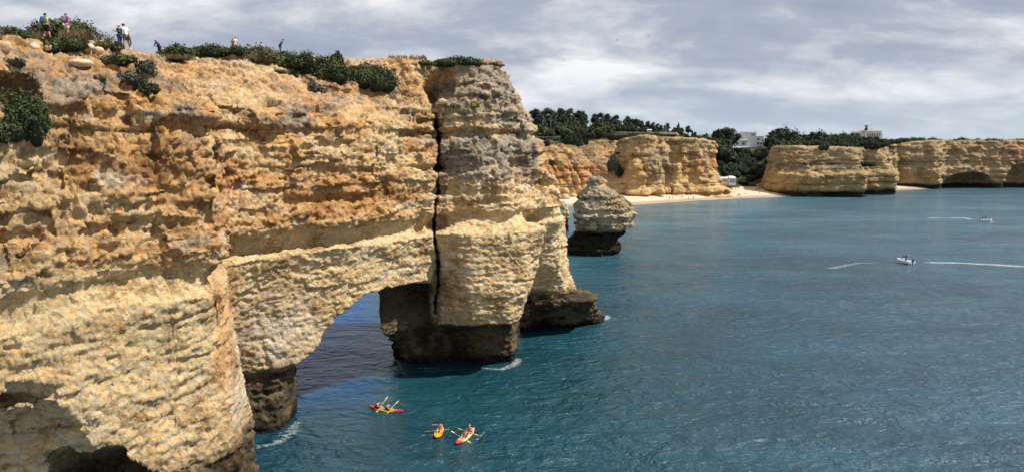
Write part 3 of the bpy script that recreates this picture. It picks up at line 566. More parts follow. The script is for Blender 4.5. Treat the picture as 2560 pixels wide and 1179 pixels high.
def build_beach():
    a = np.linspace(1300, 2010, 90); t = np.linspace(-6, 75, 60); A, Tm = np.meshgrid(a, t, indexing='ij'); Y = shore_y(A) + Tm
    Z = np.interp(Tm, [-6, 0, 6, 12, 30, 75], [-0.7, 0.0, 0.65, 1.7, 2.7, 5.0]) + 0.15 * fbm((A / 8, Tm, Tm * 0), 3, 3, 5) * ss(0, 8, Tm)
    X = (A - 1280) / FPX * (Y * CP - (Z - CZ) * SP); V = np.stack([X, Y, Z], -1).reshape(-1, 3); nb = len(t)
    i, j = np.meshgrid(np.arange(len(a) - 1), np.arange(nb - 1), indexing='ij'); k = (i * nb + j).ravel(); tag(mk_mesh('beach', V, np.stack([k, k + nb, k + nb + 1, k + 1], 1), sand_mat()), kind='structure')
    # pocket beach below the far cliff
    a = np.linspace(2225, 2335, 20); t = np.linspace(-3, 30, 12); A, Tm = np.meshgrid(a, t, indexing='ij'); Y = np.interp(A, [2225, 2300, 2335], [462, 475, 486]) + Tm; Z = Tm * 0.09
    X = (A - 1280) / FPX * (Y * CP - (Z - CZ) * SP); V = np.stack([X, Y, Z], -1).reshape(-1, 3); nb = len(t)
    i, j = np.meshgrid(np.arange(len(a) - 1), np.arange(nb - 1), indexing='ij'); k = (i * nb + j).ravel(); tag(mk_mesh('beach', V, np.stack([k, k + nb, k + nb + 1, k + 1], 1), bpy.data.materials['beach_sand']), kind='structure')
build_beach()

# wooded hills behind
HK = {1250: ((385, 22), (440, 34), (520, 38), (1500, 40)), 1400: ((400, 23), (428, 34.3), (520, 38), (1500, 40)), 1560: ((402, 29), (426, 35), (560, 37), (1500, 36)), 1700: ((405, 29.3), (422, 34.2), (560, 34), (1500, 30)),
      1772: ((414, 26), (450, 27), (560, 28), (1500, 28)), 1800: ((424, 5), (470, 17), (540, 26.5), (1500, 28)), 1850: ((436, 3), (485, 13), (545, 26.5), (1500, 28)), 1900: ((440, 3), (480, 14), (545, 27.5), (1500, 28)),
      1935: ((440, 20), (480, 24), (560, 28), (1500, 28)), 2000: ((440, 26.3), (500, 27.5), (600, 28.5), (1500, 28)), 2180: ((440, 26.5), (520, 31), (575, 34), (1500, 32)), 2300: ((520, 29), (560, 31), (650, 32), (1500, 31)), 2800: ((525, 29), (570, 31), (650, 31.5), (1500, 31))}
HP = sorted(HK); HT = np.array([HK[p] for p in HP], float)
def hill_pt(px, t):                     # t 0..3
    q = np.array([[np.interp(px, HP, HT[:, k, c]) for c in (0, 1)] for k in range(4)]); k = min(int(t), 2); f = t - k
    return q[k] * (1 - f) + q[k + 1] * f
def hill_z(px, Y):
    q = [[np.interp(px, HP, HT[:, k, c]) for c in (0, 1)] for k in range(4)]; return float(np.interp(Y, [a for a, _ in q], [b for _, b in q]))
def build_hill():
    a = np.linspace(1250, 2800, 160); ts = np.concatenate([np.linspace(0, 2, 40), 2 + np.linspace(0.05, 1, 10) ** 2]); V = []
    for p in a:
        for t in ts: y, z = hill_pt(p, t); V.append((xat(p, y, z), y, z))
    V = np.array(V, F32); V[:, 2] += 0.8 * fbm((V[:, 0], V[:, 1], V[:, 1] * 0), 18, 3, 6) * (V[:, 2] > 6); nb = len(ts)
    i, j = np.meshgrid(np.arange(len(a) - 1), np.arange(nb - 1), indexing='ij'); k = (i * nb + j).ravel()
    m, n, l, b = nmat('hill_ground', 0.95, 0.1); g = n.new('ShaderNodeNewGeometry')
    l.new(ramp_n(n, l, noise_n(n, l, 0.09, 6, 0.65, g.outputs['Position']), [(0.35, (0.025, 0.034, 0.013)), (0.58, (0.05, 0.055, 0.022)), (0.72, (0.20, 0.15, 0.085))]), b.inputs['Base Color'])
    tag(mk_mesh('hill', V, np.stack([k, k + nb, k + nb + 1, k + 1], 1), m), kind='structure')
build_hill()


# ------------------------------------------------------------------ water
def wave(X, Y):
    o = X * 0
    return 0.16 * (vn((X * 0.7 + Y * 0.25, Y, o), 5.5, 3) - 0.5) * 2 + 0.08 * (vn((X * 0.8, Y + X * 0.2, o), 2.1, 7) - 0.5) * 2
def build_water():
    m, n, l, b = nmat('sea_water', 0.18, 0.5)
    b.inputs['IOR'].default_value = 1.333
    g = n.new('ShaderNodeNewGeometry'); pos = g.outputs['Position']
    at = n.new('ShaderNodeAttribute'); at.attribute_name = 'Col'
    big = noise_n(n, l, 0.045, 4, 0.55, pos, 0.6, (0.5, 1, 1))
    l.new(mixc(n, l, 1.0, at.outputs['Color'], ramp_n(n, l, big, [(0.35, 0.75), (0.65, 1.25)]), 'MULTIPLY'), b.inputs['Base Color'])
    hs = []
    gust = ramp_n(n, l, noise_n(n, l, 0.028, 3, 0.5, pos, 1.2, (0.5, 1.3, 1)), [(0.38, 0.8), (0.62, 1.2)])
    for s, det, a, sc3 in ((0.15, 2, 0.6, (0.6, 1, 1)), (0.42, 3, 1.15, (0.6, 1, 1)), (1.2, 4, 0.48, (0.75, 1, 1)), (3.6, 3, 0.10, (0.8, 1, 1))):
        t = noise_n(n, l, s, det, 0.58, pos, 0.5, sc3); 
        k = n.new('ShaderNodeMath'); k.operation = 'MULTIPLY'; l.new(t, k.inputs[0]); k.inputs[1].default_value = a; hs.append(k.outputs[0])
    s1 = n.new('ShaderNodeMath'); l.new(hs[0], s1.inputs[0]); l.new(hs[1], s1.inputs[1]); s2 = n.new('ShaderNodeMath'); l.new(s1.outputs[0], s2.inputs[0]); l.new(hs[2], s2.inputs[1]); s0 = n.new('ShaderNodeMath'); l.new(s2.outputs[0], s0.inputs[0]); l.new(hs[3], s0.inputs[1]); s2 = s0
    s3 = n.new('ShaderNodeMath'); s3.operation = 'MULTIPLY'; l.new(s2.outputs[0], s3.inputs[0]); l.new(gust, s3.inputs[1])
    bp = n.new('ShaderNodeBump'); bp.inputs['Strength'].default_value = 1.0; bp.inputs['Distance'].default_value = 1.0
    l.new(s3.outputs[0], bp.inputs['Height']); l.new(bp.outputs[0], b.inputs['Normal'])
    u = np.concatenate([np.linspace(-6, -0.8, 12)[:-1], np.linspace(-0.8, 0.8, 330), np.linspace(0.8, 6, 12)[1:]]); Y = np.concatenate([np.exp(np.linspace(math.log(24), math.log(700), 300)), [1000, 2000, 4000]])
    U, YY = np.meshgrid(u, Y, indexing='ij'); X = (U * YY).astype(F32); YY = YY.astype(F32); Z = wave(X, YY) * (1 - ss(250, 420, YY)) * (np.abs(U) < 0.8)
    px = pxof(X, YY, 0 * X); c = np.tile(np.array((0.010, 0.050, 0.072), F32), (X.size, 1)); xf, yf, pf = X.ravel(), YY.ravel(), px.ravel()
    off = shore_y(pf) - yf; shallow = (pf > 1330) * (pf < 2120) * ss(34, 3, off) if False else ((pf > 1330) & (pf < 2150)) * (1 - ss(3, 42, off)) * (1 - ss(2060, 2150, pf))
    c = mixv(c, shallow * 0.9, (0.055, 0.155, 0.145)); c = mixv(c, ss(75, 330, yf) * 0.8, (0.055, 0.138, 0.178))  # far water paler: stronger sky reflection put into its base colour
    c = mixv(c, (1 - ss(870, 1000, pf)) * ss(67, 84, yf), (0.004, 0.050, 0.17))  # blue sky reflection beyond the arch put into the water colour
    c = mixv(c, ss(1500, 2300, pf) * 0.35, (0.045, 0.095, 0.15)); c = mixv(c, ((1 - ss(5, 18, np.hypot(xf + 2, (yf - 82) * 0.7)))) * 0.4, (0.006, 0.045, 0.05))  # dark green before the pillar: cliff reflection put into the water colour
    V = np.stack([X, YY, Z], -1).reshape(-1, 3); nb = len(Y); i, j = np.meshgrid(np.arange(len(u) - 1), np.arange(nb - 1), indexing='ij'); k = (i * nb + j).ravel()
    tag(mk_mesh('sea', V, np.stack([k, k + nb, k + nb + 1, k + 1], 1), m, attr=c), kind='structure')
build_water()

# ------------------------------------------------------------------ small mesh builder
class MB:
    def __init__(s): s.v = []; s.f = []; s.c = []
    def add(s, v, f, c=None):
        o = len(s.v); s.v += [tuple(q) for q in v]; s.f += [tuple(i + o for i in q) for q in f]; s.c += [c or (1, 1, 1)] * len(v); return s
    def box(s, x0, x1, y0, y1, z0, z1, c=None):
        return s.add([(x0, y0, z0), (x1, y0, z0), (x1, y1, z0), (x0, y1, z0), (x0, y0, z1), (x1, y0, z1), (x1, y1, z1), (x0, y1, z1)], [(0, 3, 2, 1), (4, 5, 6, 7), (0, 1, 5, 4), (1, 2, 6, 5), (2, 3, 7, 6), (3, 0, 4, 7)], c)
    def tube(s, pts, rad, n=7, c=None, flat=1.0):
        pts = [Vector(p) for p in pts]; rad = rad if isinstance(rad, (list, tuple)) else [rad] * len(pts); v = []
        for i, p in enumerate(pts):
            d = (pts[min(i + 1, len(pts) - 1)] - pts[max(i - 1, 0)]).normalized(); a = d.cross(Vector((0, 0, 1)) if abs(d.z) < 0.9 else Vector((1, 0, 0))).normalized(); b = d.cross(a)
            for k in range(n): t = 2 * math.pi * k / n; v.append(p + a * math.cos(t) * rad[i] + b * math.sin(t) * rad[i] * flat)
        f = [(i * n + k, i * n + (k + 1) % n, (i + 1) * n + (k + 1) % n, (i + 1) * n + k) for i in range(len(pts) - 1) for k in range(n)]
        f += [tuple(range(n))[::-1], tuple((len(pts) - 1) * n + k for k in range(n))]; return s.add(v, f, c)
    def ball(s, c0, r, n=10, m=7, c=None, z0=-1.0, lump=0.0, seed=0):
        rx, ry, rz = r if isinstance(r, (tuple, list)) else (r, r, r); v = []; rr = random.Random(seed)
        t0 = math.acos(max(-1, min(1, z0)))
        for i in range(m + 1):
            t = t0 * i / m
            for k in range(n):
                a = 2 * math.pi * k / n; q = 1 + rr.uniform(-lump, lump); v.append((c0[0] + rx * q * math.sin(t) * math.cos(a), c0[1] + ry * q * math.sin(t) * math.sin(a), c0[2] + rz * q * math.cos(t)))
        f = [(i * n + k, (i + 1) * n + k, (i + 1) * n + (k + 1) % n, i * n + (k + 1) % n) for i in range(m) for k in range(n)]
        if z0 > -1: f.append(tuple(m * n + k for k in range(n))[::-1])
        return s.add(v, f, c)
    def build(s, name, mat, parent=None, smooth=False):
        me = bpy.data.meshes.new(name); me.from_pydata(s.v, [], s.f); me.materials.append(mat)
        if any(q != (1, 1, 1) for q in s.c):
            a = me.color_attributes.new('Col', 'FLOAT_COLOR', 'POINT'); a.data.foreach_set('color', np.array([(*q, 1) for q in s.c], F32).ravel())
        if smooth: me.polygons.foreach_set('use_smooth', [True] * len(me.polygons))
        me.update(); o = bpy.data.objects.new(name, me); col.objects.link(o)
        if parent: o.parent = parent
        return o
def empty(name, loc, rz=0): o = bpy.data.objects.new(name, None); col.objects.link(o); o.location = loc; o.rotation_euler = (0, 0, rz); o.empty_display_size = 0.2; return o
def copy_tree(o, parent=None):
    c = o.copy(); col.objects.link(c)
    if parent: c.parent = parent
    for ch in list(o.children): copy_tree(ch, c)
    return c
_mats = {}
def paint(name, c, rough=0.7, var=0.12, scale=6.0, spec=0.3):
    if name in _mats: return _mats[name]
    m, n, l, b = nmat(name, rough, spec); tcn = n.new('ShaderNodeTexCoord'); nn = noise_n(n, l, scale, 4, 0.6, tcn.outputs['Object'])
    l.new(mixc(n, l, 1.0, c, ramp_n(n, l, nn, [(0.3, 1 - var), (0.7, 1 + var)]), 'MULTIPLY'), b.inputs['Base Color']); _mats[name] = m; return m
def attr_mat(name, rough=0.8, spec=0.2, trans=0.0):
    if name in _mats: return _mats[name]
    m, n, l, b = nmat(name, rough, spec); at = n.new('ShaderNodeAttribute'); at.attribute_name = 'Col'; l.new(at.outputs['Color'], b.inputs['Base Color']); _mats[name] = m; return m

# ------------------------------------------------------------------ vegetation
M_leaf = attr_mat('foliage', 0.75, 0.25); M_bark = paint('bark', (0.10, 0.075, 0.05), 0.9, 0.3)
def leaves(blobs, n, size, c0, c1, seed, up=0.3, aspect=0.62, inner=True):
    """leaf-sized faces spread through the volume of some lumps; (centre, radii)"""
    r = np.random.RandomState(seed); w_ = np.array([b[1][0] * b[1][2] for b in blobs]); pick = r.choice(len(blobs), n, p=w_ / w_.sum())
    C = np.array([b[0] for b in blobs])[pick]; Rr = np.array([b[1] for b in blobs])[pick]
    d = r.normal(size=(n, 3)); d /= np.linalg.norm(d, axis=1, keepdims=True); d[:, 2] = np.where(d[:, 2] < -0.35, -d[:, 2], d[:, 2])
    rad = 1.0 - 0.38 * r.rand(n) ** 1.6 + 0.10 * r.normal(size=n); clump = 0.12 * np.sin(d[:, 0] * 9 + pick) * np.cos(d[:, 1] * 8 + pick * 2) ; P = C + d * Rr * (rad + clump)[:, None]
    nr = d + r.normal(size=(n, 3)) * 0.55; nr /= np.linalg.norm(nr, axis=1, keepdims=True)
    a = np.cross(nr, r.normal(size=(n, 3))); a /= np.linalg.norm(a, axis=1, keepdims=True) + 1e-9; b = np.cross(nr, a); sz = size * (0.6 + 0.8 * r.rand(n))[:, None]
    V = np.stack([P - a * sz, P + b * sz * aspect, P + a * sz, P - b * sz * aspect], 1).reshape(-1, 3); F = np.arange(4 * n).reshape(n, 4)
    t = np.clip(0.5 + 0.28 * r.normal(size=n) + 0.25 * np.sin(pick * 2.4), 0, 1)[:, None]; c = np.repeat(np.array(c0) * (1 - t) + np.array(c1) * t, 4, axis=0)
    if inner:
        for k, (bc, br) in enumerate(blobs):
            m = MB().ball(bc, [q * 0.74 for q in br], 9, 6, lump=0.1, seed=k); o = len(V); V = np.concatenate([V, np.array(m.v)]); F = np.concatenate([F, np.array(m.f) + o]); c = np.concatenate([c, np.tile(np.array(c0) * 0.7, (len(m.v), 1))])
    return V, F, c
def lumps(seed, rx, ry, rz, n, z0=0.0):
    r = random.Random(seed); out = [((r.uniform(-.1, .1) * rx, 0, z0 + rz * 0.33), (rx * 0.5, ry * 0.6, rz * r.uniform(0.5, 0.66)))]
    for k in range(n):
        a = r.uniform(0, 6.28); q = r.uniform(0.2, 0.85); s = r.uniform(0.14, 0.26); out.append(((rx * q * math.cos(a), ry * q * math.sin(a), z0 + rz * r.uniform(0.15, 0.85) * (1.15 - q * 0.8)), (rx * s, ry * s, rz * s * r.uniform(0.9, 1.6))))
    for k in range(n):
        a = 2 * math.pi * k / n + r.uniform(-0.3, 0.3); q = r.uniform(0.35, 0.68); s = r.uniform(0.34, 0.52)
        out.append(((rx * q * math.cos(a), ry * q * math.sin(a), z0 + rz * r.uniform(0.1, 0.5)), (rx * s, ry * s, rz * s * r.uniform(0.8, 1.25))))
    return out
GREEN = ((0.016, 0.024, 0.009), (0.085, 0.105, 0.034)); OLIVE = ((0.05, 0.055, 0.022), (0.15, 0.14, 0.06)); GREYG = ((0.05, 0.055, 0.04), (0.13, 0.135, 0.10)); DRY = ((0.14, 0.10, 0.055), (0.30, 0.23, 0.12)); YEL = ((0.12, 0.13, 0.03), (0.45, 0.36, 0.05))
# where the headland surface is, seen along a line of sight
Hpx = pxof(HV[:, 0], HV[:, 1], HV[:, 2]); _D = HV[:, 1] * CP - (HV[:, 2] - CZ) * SP; Hpy = 589.5 - FPX * (HV[:, 1] * SP + (HV[:, 2] - CZ) * CP) / _D
def hit(px, py, r=5):
    m = (np.abs(Hpx - px) < r) & (np.abs(Hpy - py) < r)
    if not m.any(): return hit(px, py + r, r * 1.5)
    v = HV[m]; return Vector(v[np.argmin(v[:, 1])])
def skyline(px, r=5):
    m = np.abs(Hpx - px) < r; v = HV[m]; return Vector(v[np.argmin(Hpy[m])])
def on_top(px, Y):
    m = (np.abs(Hpx - px) < 14) & (np.abs(HV[:, 1] - Y) < 0.5); z = float(np.percentile(HV[m][:, 2], 97)) if m.any() else 33.0
    return Vector((xat(px, Y, z), Y, z))
def bush(px, py, wpx, hpx, cols, label, seed, dens=1.0, Y=None, cat='bush', name='bush', leaf=0.085, group=None, n=6, sink=0.15, depth=0.8):
    """px: centre column, py: row of its foot, wpx, hpx: width and height in photo pixels"""
    p = hit(px, py) if Y is None else on_top(px, Y)
    k = p.y / FPX; rx = wpx * k / 2; H = hpx * k; sc_ = p.y / 50; rz = H * 0.9
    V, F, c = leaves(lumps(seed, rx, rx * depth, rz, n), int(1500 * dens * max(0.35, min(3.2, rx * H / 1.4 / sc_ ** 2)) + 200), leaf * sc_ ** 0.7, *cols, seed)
    r = empty(name, (p.x, p.y + rx * depth * 0.35, p.z - H * sink)); tag(r, label, cat, group)
    mk_mesh('foliage', V, F, M_leaf, r, smooth=False, attr=c)
    st = MB()
    for q in range(4): a = q * 1.7 + seed; st.tube([(0, 0, -0.1), (rx * 0.25 * math.cos(a), rx * 0.25 * math.sin(a), H * 0.35), (rx * 0.55 * math.cos(a), rx * 0.5 * math.sin(a), H * 0.7)], [0.035, 0.025, 0.012], 5)
    st.build('stem', M_bark, r, True); return r
bush(146, 95, 190, 74, GREEN, 'big dark green dome of shrub on the skyline behind the two backpackers', 1, 1.5, Y=52.5, n=8, sink=0.0)
bush(18, 98, 92, 46, GREEN, 'dark shrub at the left end of the skyline beside the dry grass', 2, 1.2, Y=47)
bush(155, 122, 120, 42, GREEN, 'low dark green shrub in front of the hikers above the pale boulders', 3, 1.5)
bush(258, 113, 92, 26, OLIVE, 'low brownish shrub between the hikers and the couple', 4)
bush(442, 124, 92, 50, GREEN, 'pointed dark shrub rising right of the crouching walker in navy', 5, 1.4)
bush(520, 137, 132, 46, GREEN, 'wide dark crest shrub between the pointed shrub and the woman in the sun hat', 6, 1.3)
bush(583, 132, 96, 30, GREEN, 'flat dark shrub below the woman in the sun hat', 7)
bush(652, 153, 122, 50, OLIVE, 'brown-green shrub hiding the walker whose head only shows', 8, 1.2)
bush(728, 166, 128, 62, GREEN, 'dark rounded shrub in front of the leaning walker in the blue jacket', 9, 1.4)
bush(818, 190, 116, 76, GREEN, 'dark shrub hanging down the slope right of the leaning walker', 10, 1.5)
bush(918, 210, 160, 76, GREEN, 'long dark shrub drooping over the slope beside the pale top rocks', 11, 1.6)
bush(848, 150, 30, 30, GREEN, 'upright dark sprig of shrub on the crest above the drooping shrubs', 12, 0.6)
bush(741, 186, 24, 22, GREEN, 'small dark tuft under the rounded crest shrub', 13, 0.6)
bush(783, 222, 46, 36, GREYG, 'grey-green ball shrub sitting on the orange slope', 14, 1.0)
bush(290, 162, 96, 34, OLIVE, 'olive shrub patch on the rock shelf below the couple', 15, 1.2)
bush(362, 178, 70, 36, GREYG, 'grey-green shrub with yellow flowers beside it below the couple', 16, 1.1)
bush(382, 181, 30, 9, YEL, 'low mat of yellow flowers at the foot of the grey-green shrub', 17, 0.8, cat='flowers', name='flower_patch')
bush(318, 206, 60, 38, GREYG, 'grey dry shrub hanging over the shelf edge', 18, 0.9)
bush(364, 232, 66, 40, GREEN, 'bright green shrub just below the hanging grey one', 19, 1.1)
bush(38, 322, 150, 135, GREEN, 'large dark bush filling the hollow at the left edge under the brow', 20, 2.4, n=9)
bush(12, 345, 60, 60, GREEN, 'small dark shrub below the large bush at the left edge', 21, 1.0)
bush(40, 158, 36, 26, GREYG, 'grey tuft on the pale shelf near the left edge', 22, 0.6)
bush(1135, 160, 150, 28, GREEN, 'flat dark shrub cap on the grey block at the headland tip', 23, 1.4, Y=89)
bush(1062, 152, 60, 12, OLIVE, 'thin olive shrub fringe left of the shrub cap on the block', 24, 0.8, Y=88)
bush(1187, 264, 30, 16, YEL, 'yellow-green tuft on the ledge under the grey block', 25, 0.6)
bush(1130, 268, 44, 14, OLIVE, 'dry olive tuft on the ledge left of the yellow-green one', 26, 0.6)
bush(450, 125, 0.1, 0.1, OLIVE, '', 27) if False else None
bush(700, 178, 40, 10, OLIVE, 'low olive mat at the lower edge of the crest shrubs', 28, 0.5)
bush(430, 128, 60, 9, OLIVE, 'low dry mat in front of the pointed crest shrub', 29, 0.6)
def grass(px, py, wpx, hpx, label, seed, n=260, Y=None, cols=DRY):
    p = hit(px, py) if Y is None else on_top(px, Y); k = p.y / FPX; r = random.Random(seed); m = MB(); w_ = wpx * k / 2; H = hpx * k
    for i in range(n):
        x, y = r.uniform(-w_, w_), r.uniform(-w_, w_) * 0.6; h = H * r.uniform(0.5, 1.1); dx, dy = r.uniform(-0.3, 0.4) * h, r.uniform(-0.3, 0.3) * h; t = r.random(); c = tuple(a * (1 - t) + b * t for a, b in zip(*cols)); e = 0.02 * p.y / 50
        m.add([(x - e, y, -0.1), (x + e, y, -0.1), (x + dx * 0.4 + e * 0.7, y + dy * 0.4, h * 0.6), (x + dx, y + dy, h), (x + dx * 0.4 - e * 0.7, y + dy * 0.4, h * 0.6)], [(0, 1, 2, 3, 4)], c)
    o = m.build('grass_tuft', M_leaf); o.location = (p.x, p.y, p.z - 0.05); tag(o, label, 'grass', kind='stuff'); return o
grass(72, 88, 70, 34, 'tall dry grass between the left shrub and the green-shirted hiker', 1, 420, Y=48.5)
grass(185, 90, 60, 26, 'dry grass around the feet of the hiker in magenta', 2, 260, Y=50)
grass(430, 122, 120, 8, 'short dry grass along the crest right of the couple', 3, 320)
grass(1125, 276, 100, 9, 'dry grass on the ledge below the grey block', 4, 300)
grass(620, 142, 60, 12, 'dry grass at the foot of the brown-green shrub', 5, 200)
grass(1020, 152, 90, 8, 'thin dry grass on the pale top rocks', 6, 200, Y=88)
def twigs(px, py, wpx, hpx, label, seed):
    p = hit(px, py); k = p.y / FPX; r = random.Random(seed); m = MB()
    for i in range(26):
        a = r.uniform(-1.1, 1.1); b = r.uniform(-0.5, 0.5); q = [(0, 0, -0.1)]; h = hpx * k * r.uniform(0.6, 1)
        for s_ in (0.4, 0.7, 1.0): q.append((wpx * k / 2 * math.sin(a) * s_ + r.uniform(-.05, .05), b * s_ * 0.7, h * s_ * math.cos(a * 0.7)))
        m.tube(q, [0.02, 0.015, 0.01, 0.006], 4)
    o = m.build('bare_shrub', paint('dry_twig', (0.16, 0.13, 0.10), 0.9)); o.location = p; tag(o, label, 'dry shrub')
twigs(243, 98, 44, 22, 'bare dead shrub on the skyline between the hikers and the couple', 1)
twigs(277, 102, 44, 20, 'wider bare dead shrub just left of the couple', 2)
twigs(12, 60, 40, 32, 'bare twigs sticking up at the left end of the skyline', 3)

# boulders lying on top
M_bould = rock_mat('boulder_stone', 2.0, 0.05)
def boulder(px, py, wpx, label, seed, c=(0.52, 0.42, 0.28), h=0.75):
    p = hit(px, py); k = p.y / FPX; r = wpx * k / 2; m = MB().ball((0, 0, 0), 1.0, 18, 12); V = np.array(m.v, F32); q = (V[:, 0] + seed * 9, V[:, 1], V[:, 2]); V = V * (1 + 0.35 * fbm(q, 0.9, 3, seed))[:, None]; V *= np.array([r, r * 0.8, r * h], F32)
    o = mk_mesh('boulder', V, m.f, M_bould, attr=np.tile(np.array(c, F32), (len(V), 1))); o.location = (p.x, p.y, p.z + r * h * 0.35); tag(o, label, 'boulder', 'boulders lying on the clifftop'); return o
for i, (a, b, c_, t) in enumerate(((142, 117, 22, 'tallest pale boulder under the low dark shrub'), (158, 120, 20, 'rounded pale boulder right of the tallest one'), (120, 121, 20, 'low pale boulder left of the tallest one'), (88, 117, 26, 'weathered boulder at the left end of the boulder row'), (215, 125, 34, 'lumpy pale boulder at the right foot of the low dark shrub'), (240, 126, 26, 'small lumpy boulder next to the wide lumpy one'), (262, 112, 24, 'flat stone below the bare shrubs'), (10, 118, 40, 'broad tan boulder at the left edge of the picture'), (776, 165, 44, 'pinkish boulder between the crest shrubs'), (1105, 262, 22, 'tilted grey stone wedged at the foot of the black cleft'), (205, 158, 64, 'flat white slab on the shelf near the olive shrub patch'))):
    boulder(a, b, c_, t, i + 1, (0.5, 0.36, 0.24) if i in (7, 8) else (0.55, 0.45, 0.31), 0.3 if i in (6, 10) else 0.75)

# far trees -----------------------------------------------------------
def tree_proto(name, seed, h, rx, kind, cols):
    r = random.Random(seed); e = empty(name, (0, 0, -500)); cb = []
    if kind == 'pine':
        for k in range(9): a = r.uniform(0, 6.28); q = r.uniform(0.1, 0.75) * rx; cb.append(((q * math.cos(a), q * math.sin(a), h * r.uniform(0.5, 0.86)), (rx * r.uniform(.3, .5),) * 2 + (h * r.uniform(.09, .15),)))
        cb.append(((0, 0, h * 0.88), (rx * .42, rx * .42, h * .13)))
    elif kind == 'cone':
        for k in range(7): t = k / 6; cb.append(((r.uniform(-.1, .1) * rx, r.uniform(-.1, .1) * rx, h * (0.25 + 0.68 * t)), (rx * (1.0 - 0.8 * t),) * 2 + (h * 0.13,)))
    else: cb = [((a[0], a[1], a[2]), b) for a, b in lumps(seed, rx, rx, h * 0.85, 7, h * 0.12)]
    V, F, c = leaves(cb, 620, 0.34, *cols, seed, aspect=0.6); mk_mesh('crown', V, F, M_leaf, e, smooth=False, attr=c)
    MB().tube([(0, 0, -0.6), (0.1, 0, h * 0.4), (0, 0.1, h * 0.75)], [0.24, 0.18, 0.08], 6).build('trunk', M_bark, e, True)
    return e
PINE = ((0.014, 0.023, 0.011), (0.055, 0.072, 0.028)); LIGHT = ((0.035, 0.048, 0.018), (0.085, 0.10, 0.04))
protos = {'pine': [tree_proto('pine_tree', 30 + k, 10, 3.6, 'pine', PINE) for k in range(4)], 'cone': [tree_proto('pine_tree', 40 + k, 9, 2.4, 'cone', PINE) for k in range(2)],
          'round': [tree_proto('round_tree', 50 + k, 5, 2.6, 'round', LIGHT) for k in range(2)], 'bushy': [tree_proto('bushy_tree', 60 + k, 5.5, 3.2, 'round', PINE) for k in range(3)]}
_first = set()
def tree(kind, px, Y, top_py, label, group, z=None, sx=1.0):
    pr = random.choice(protos[kind]); bh = {'pine': 10, 'cone': 9, 'round': 5, 'bushy': 5.5}[kind]; z = hill_z(px, Y) - 0.3 if z is None else z; H = zat(top_py, Y) - z
    if H < 1.2: H = 1.2
    o = pr if pr.name not in _first else copy_tree(pr); _first.add(pr.name)
    s_ = H / bh; w_ = s_ * sx * (1 if H > 4 else 1.2); o.location = (xat(px, Y, z), Y, z); o.scale = (w_, w_, s_ * 1.03); o.rotation_euler = (0, 0, random.uniform(0, 6.28)); tag(o, label, 'tree', group)
SKY_X = [1300, 1335, 1362, 1380, 1410, 1450, 1470, 1485, 1530, 1550, 1575, 1620, 1660, 1700, 1735, 1750, 1790, 1810, 1850, 1880, 1925, 1960, 1990, 2030, 2080, 2100, 2140, 2160, 2240]
SKY_Y = [278, 276, 268, 276, 270, 276, 296, 284, 286, 300, 294, 302, 308, 312, 324, 330, 326, 326, 322, 340, 324, 326, 338, 330, 340, 336, 338, 345, 345]
rs = random.Random(4)
for px in range(1300, 1475, 11): tree('pine', px + rs.uniform(-5, 5), rs.uniform(455, 500), np.interp(px, SKY_X, SKY_Y) + rs.uniform(-3, 12), 'tall dark pine of the hilltop wood behind the headland tip', 'dark pines on the left of the hilltop')
for px in range(1310, 1500, 14): tree('pine', px + rs.uniform(-5, 5), rs.uniform(435, 450), np.interp(px, SKY_X, SKY_Y) + rs.uniform(14, 30), 'shaded pine in the front row of the hilltop wood', 'front row of the hilltop pines')
for px in range(1305, 1500, 9): tree('bushy', px + rs.uniform(-4, 4), rs.uniform(437, 452), np.interp(px, SKY_X, SKY_Y) + rs.uniform(16, 34), 'dense dark understorey tree among the hilltop pines', 'understorey of the hilltop wood', sx=1.25)
for px in range(1484, 1560, 13): tree('pine', px + rs.uniform(-5, 5), rs.uniform(450, 480), np.interp(px, SKY_X, SKY_Y) + rs.uniform(-2, 8), 'umbrella-crowned pine right of the gap in the hilltop wood', 'umbrella pines on the hilltop')
for px in range(1565, 1745, 9): tree('cone' if rs.random() < 0.3 else 'pine', px + rs.uniform(-5, 5), rs.uniform(445, 490), np.interp(px, SKY_X, SKY_Y) + rs.uniform(-4, 12), 'dark conifer in the long row above the beach cliff', 'conifers above the beach cliff')
for px in range(1500, 1745, 9): tree('bushy', px + rs.uniform(-4, 4), rs.uniform(440, 452), np.interp(px, SKY_X, SKY_Y) + rs.uniform(8, 20), 'dark bushy tree at the foot of the conifer row', 'bushy trees under the conifers')
for i, px in enumerate((1345, 1372, 1398, 1418, 1440, 1462, 1500, 1522)): tree('round', px, 420 + (i % 3) * 5, 310 + (i * 7) % 12, 'light green round tree by the car park on the hill', 'round light trees by the car park', sx=1.3)
for px in range(1742, 1800, 11): tree('bushy', px, rs.uniform(450, 480), np.interp(px, SKY_X, SKY_Y) + rs.uniform(-2, 14), 'dark tree between the beach cliff and the white villa', 'trees left of the white villa')
for px in range(1795, 1835, 11): tree('pine', px, rs.uniform(500, 530), 324 + rs.uniform(-3, 8), 'round-headed pine standing just left of the white villa', 'pines left of the white villa')
for k in range(88):
    t = rs.random() ** 0.8; px = 1775 + rs.random() * 175 - (1 - t) * rs.random() * 10; t3 = t * 1.93 + 0.02; q = hill_pt(px, t3)
    if 1815 < px < 1928 and q[0] > 515 or q[0] < 448 and px < 1850: continue
    tp = 589.5 - FPX * (q[0] * SP + (q[1] + rs.uniform(3.6, 6.5) - CZ) * CP) / (q[0] * CP - (q[1] - CZ) * SP); tp = max(tp, 363 + rs.uniform(0, 6)) if 1822 < px < 1922 else tp
    tree('bushy', px, q[0], tp, 'dark green tree in the wooded valley between the beach cliff and the far cliffs', 'trees filling the valley behind the beach', sx=1.15)
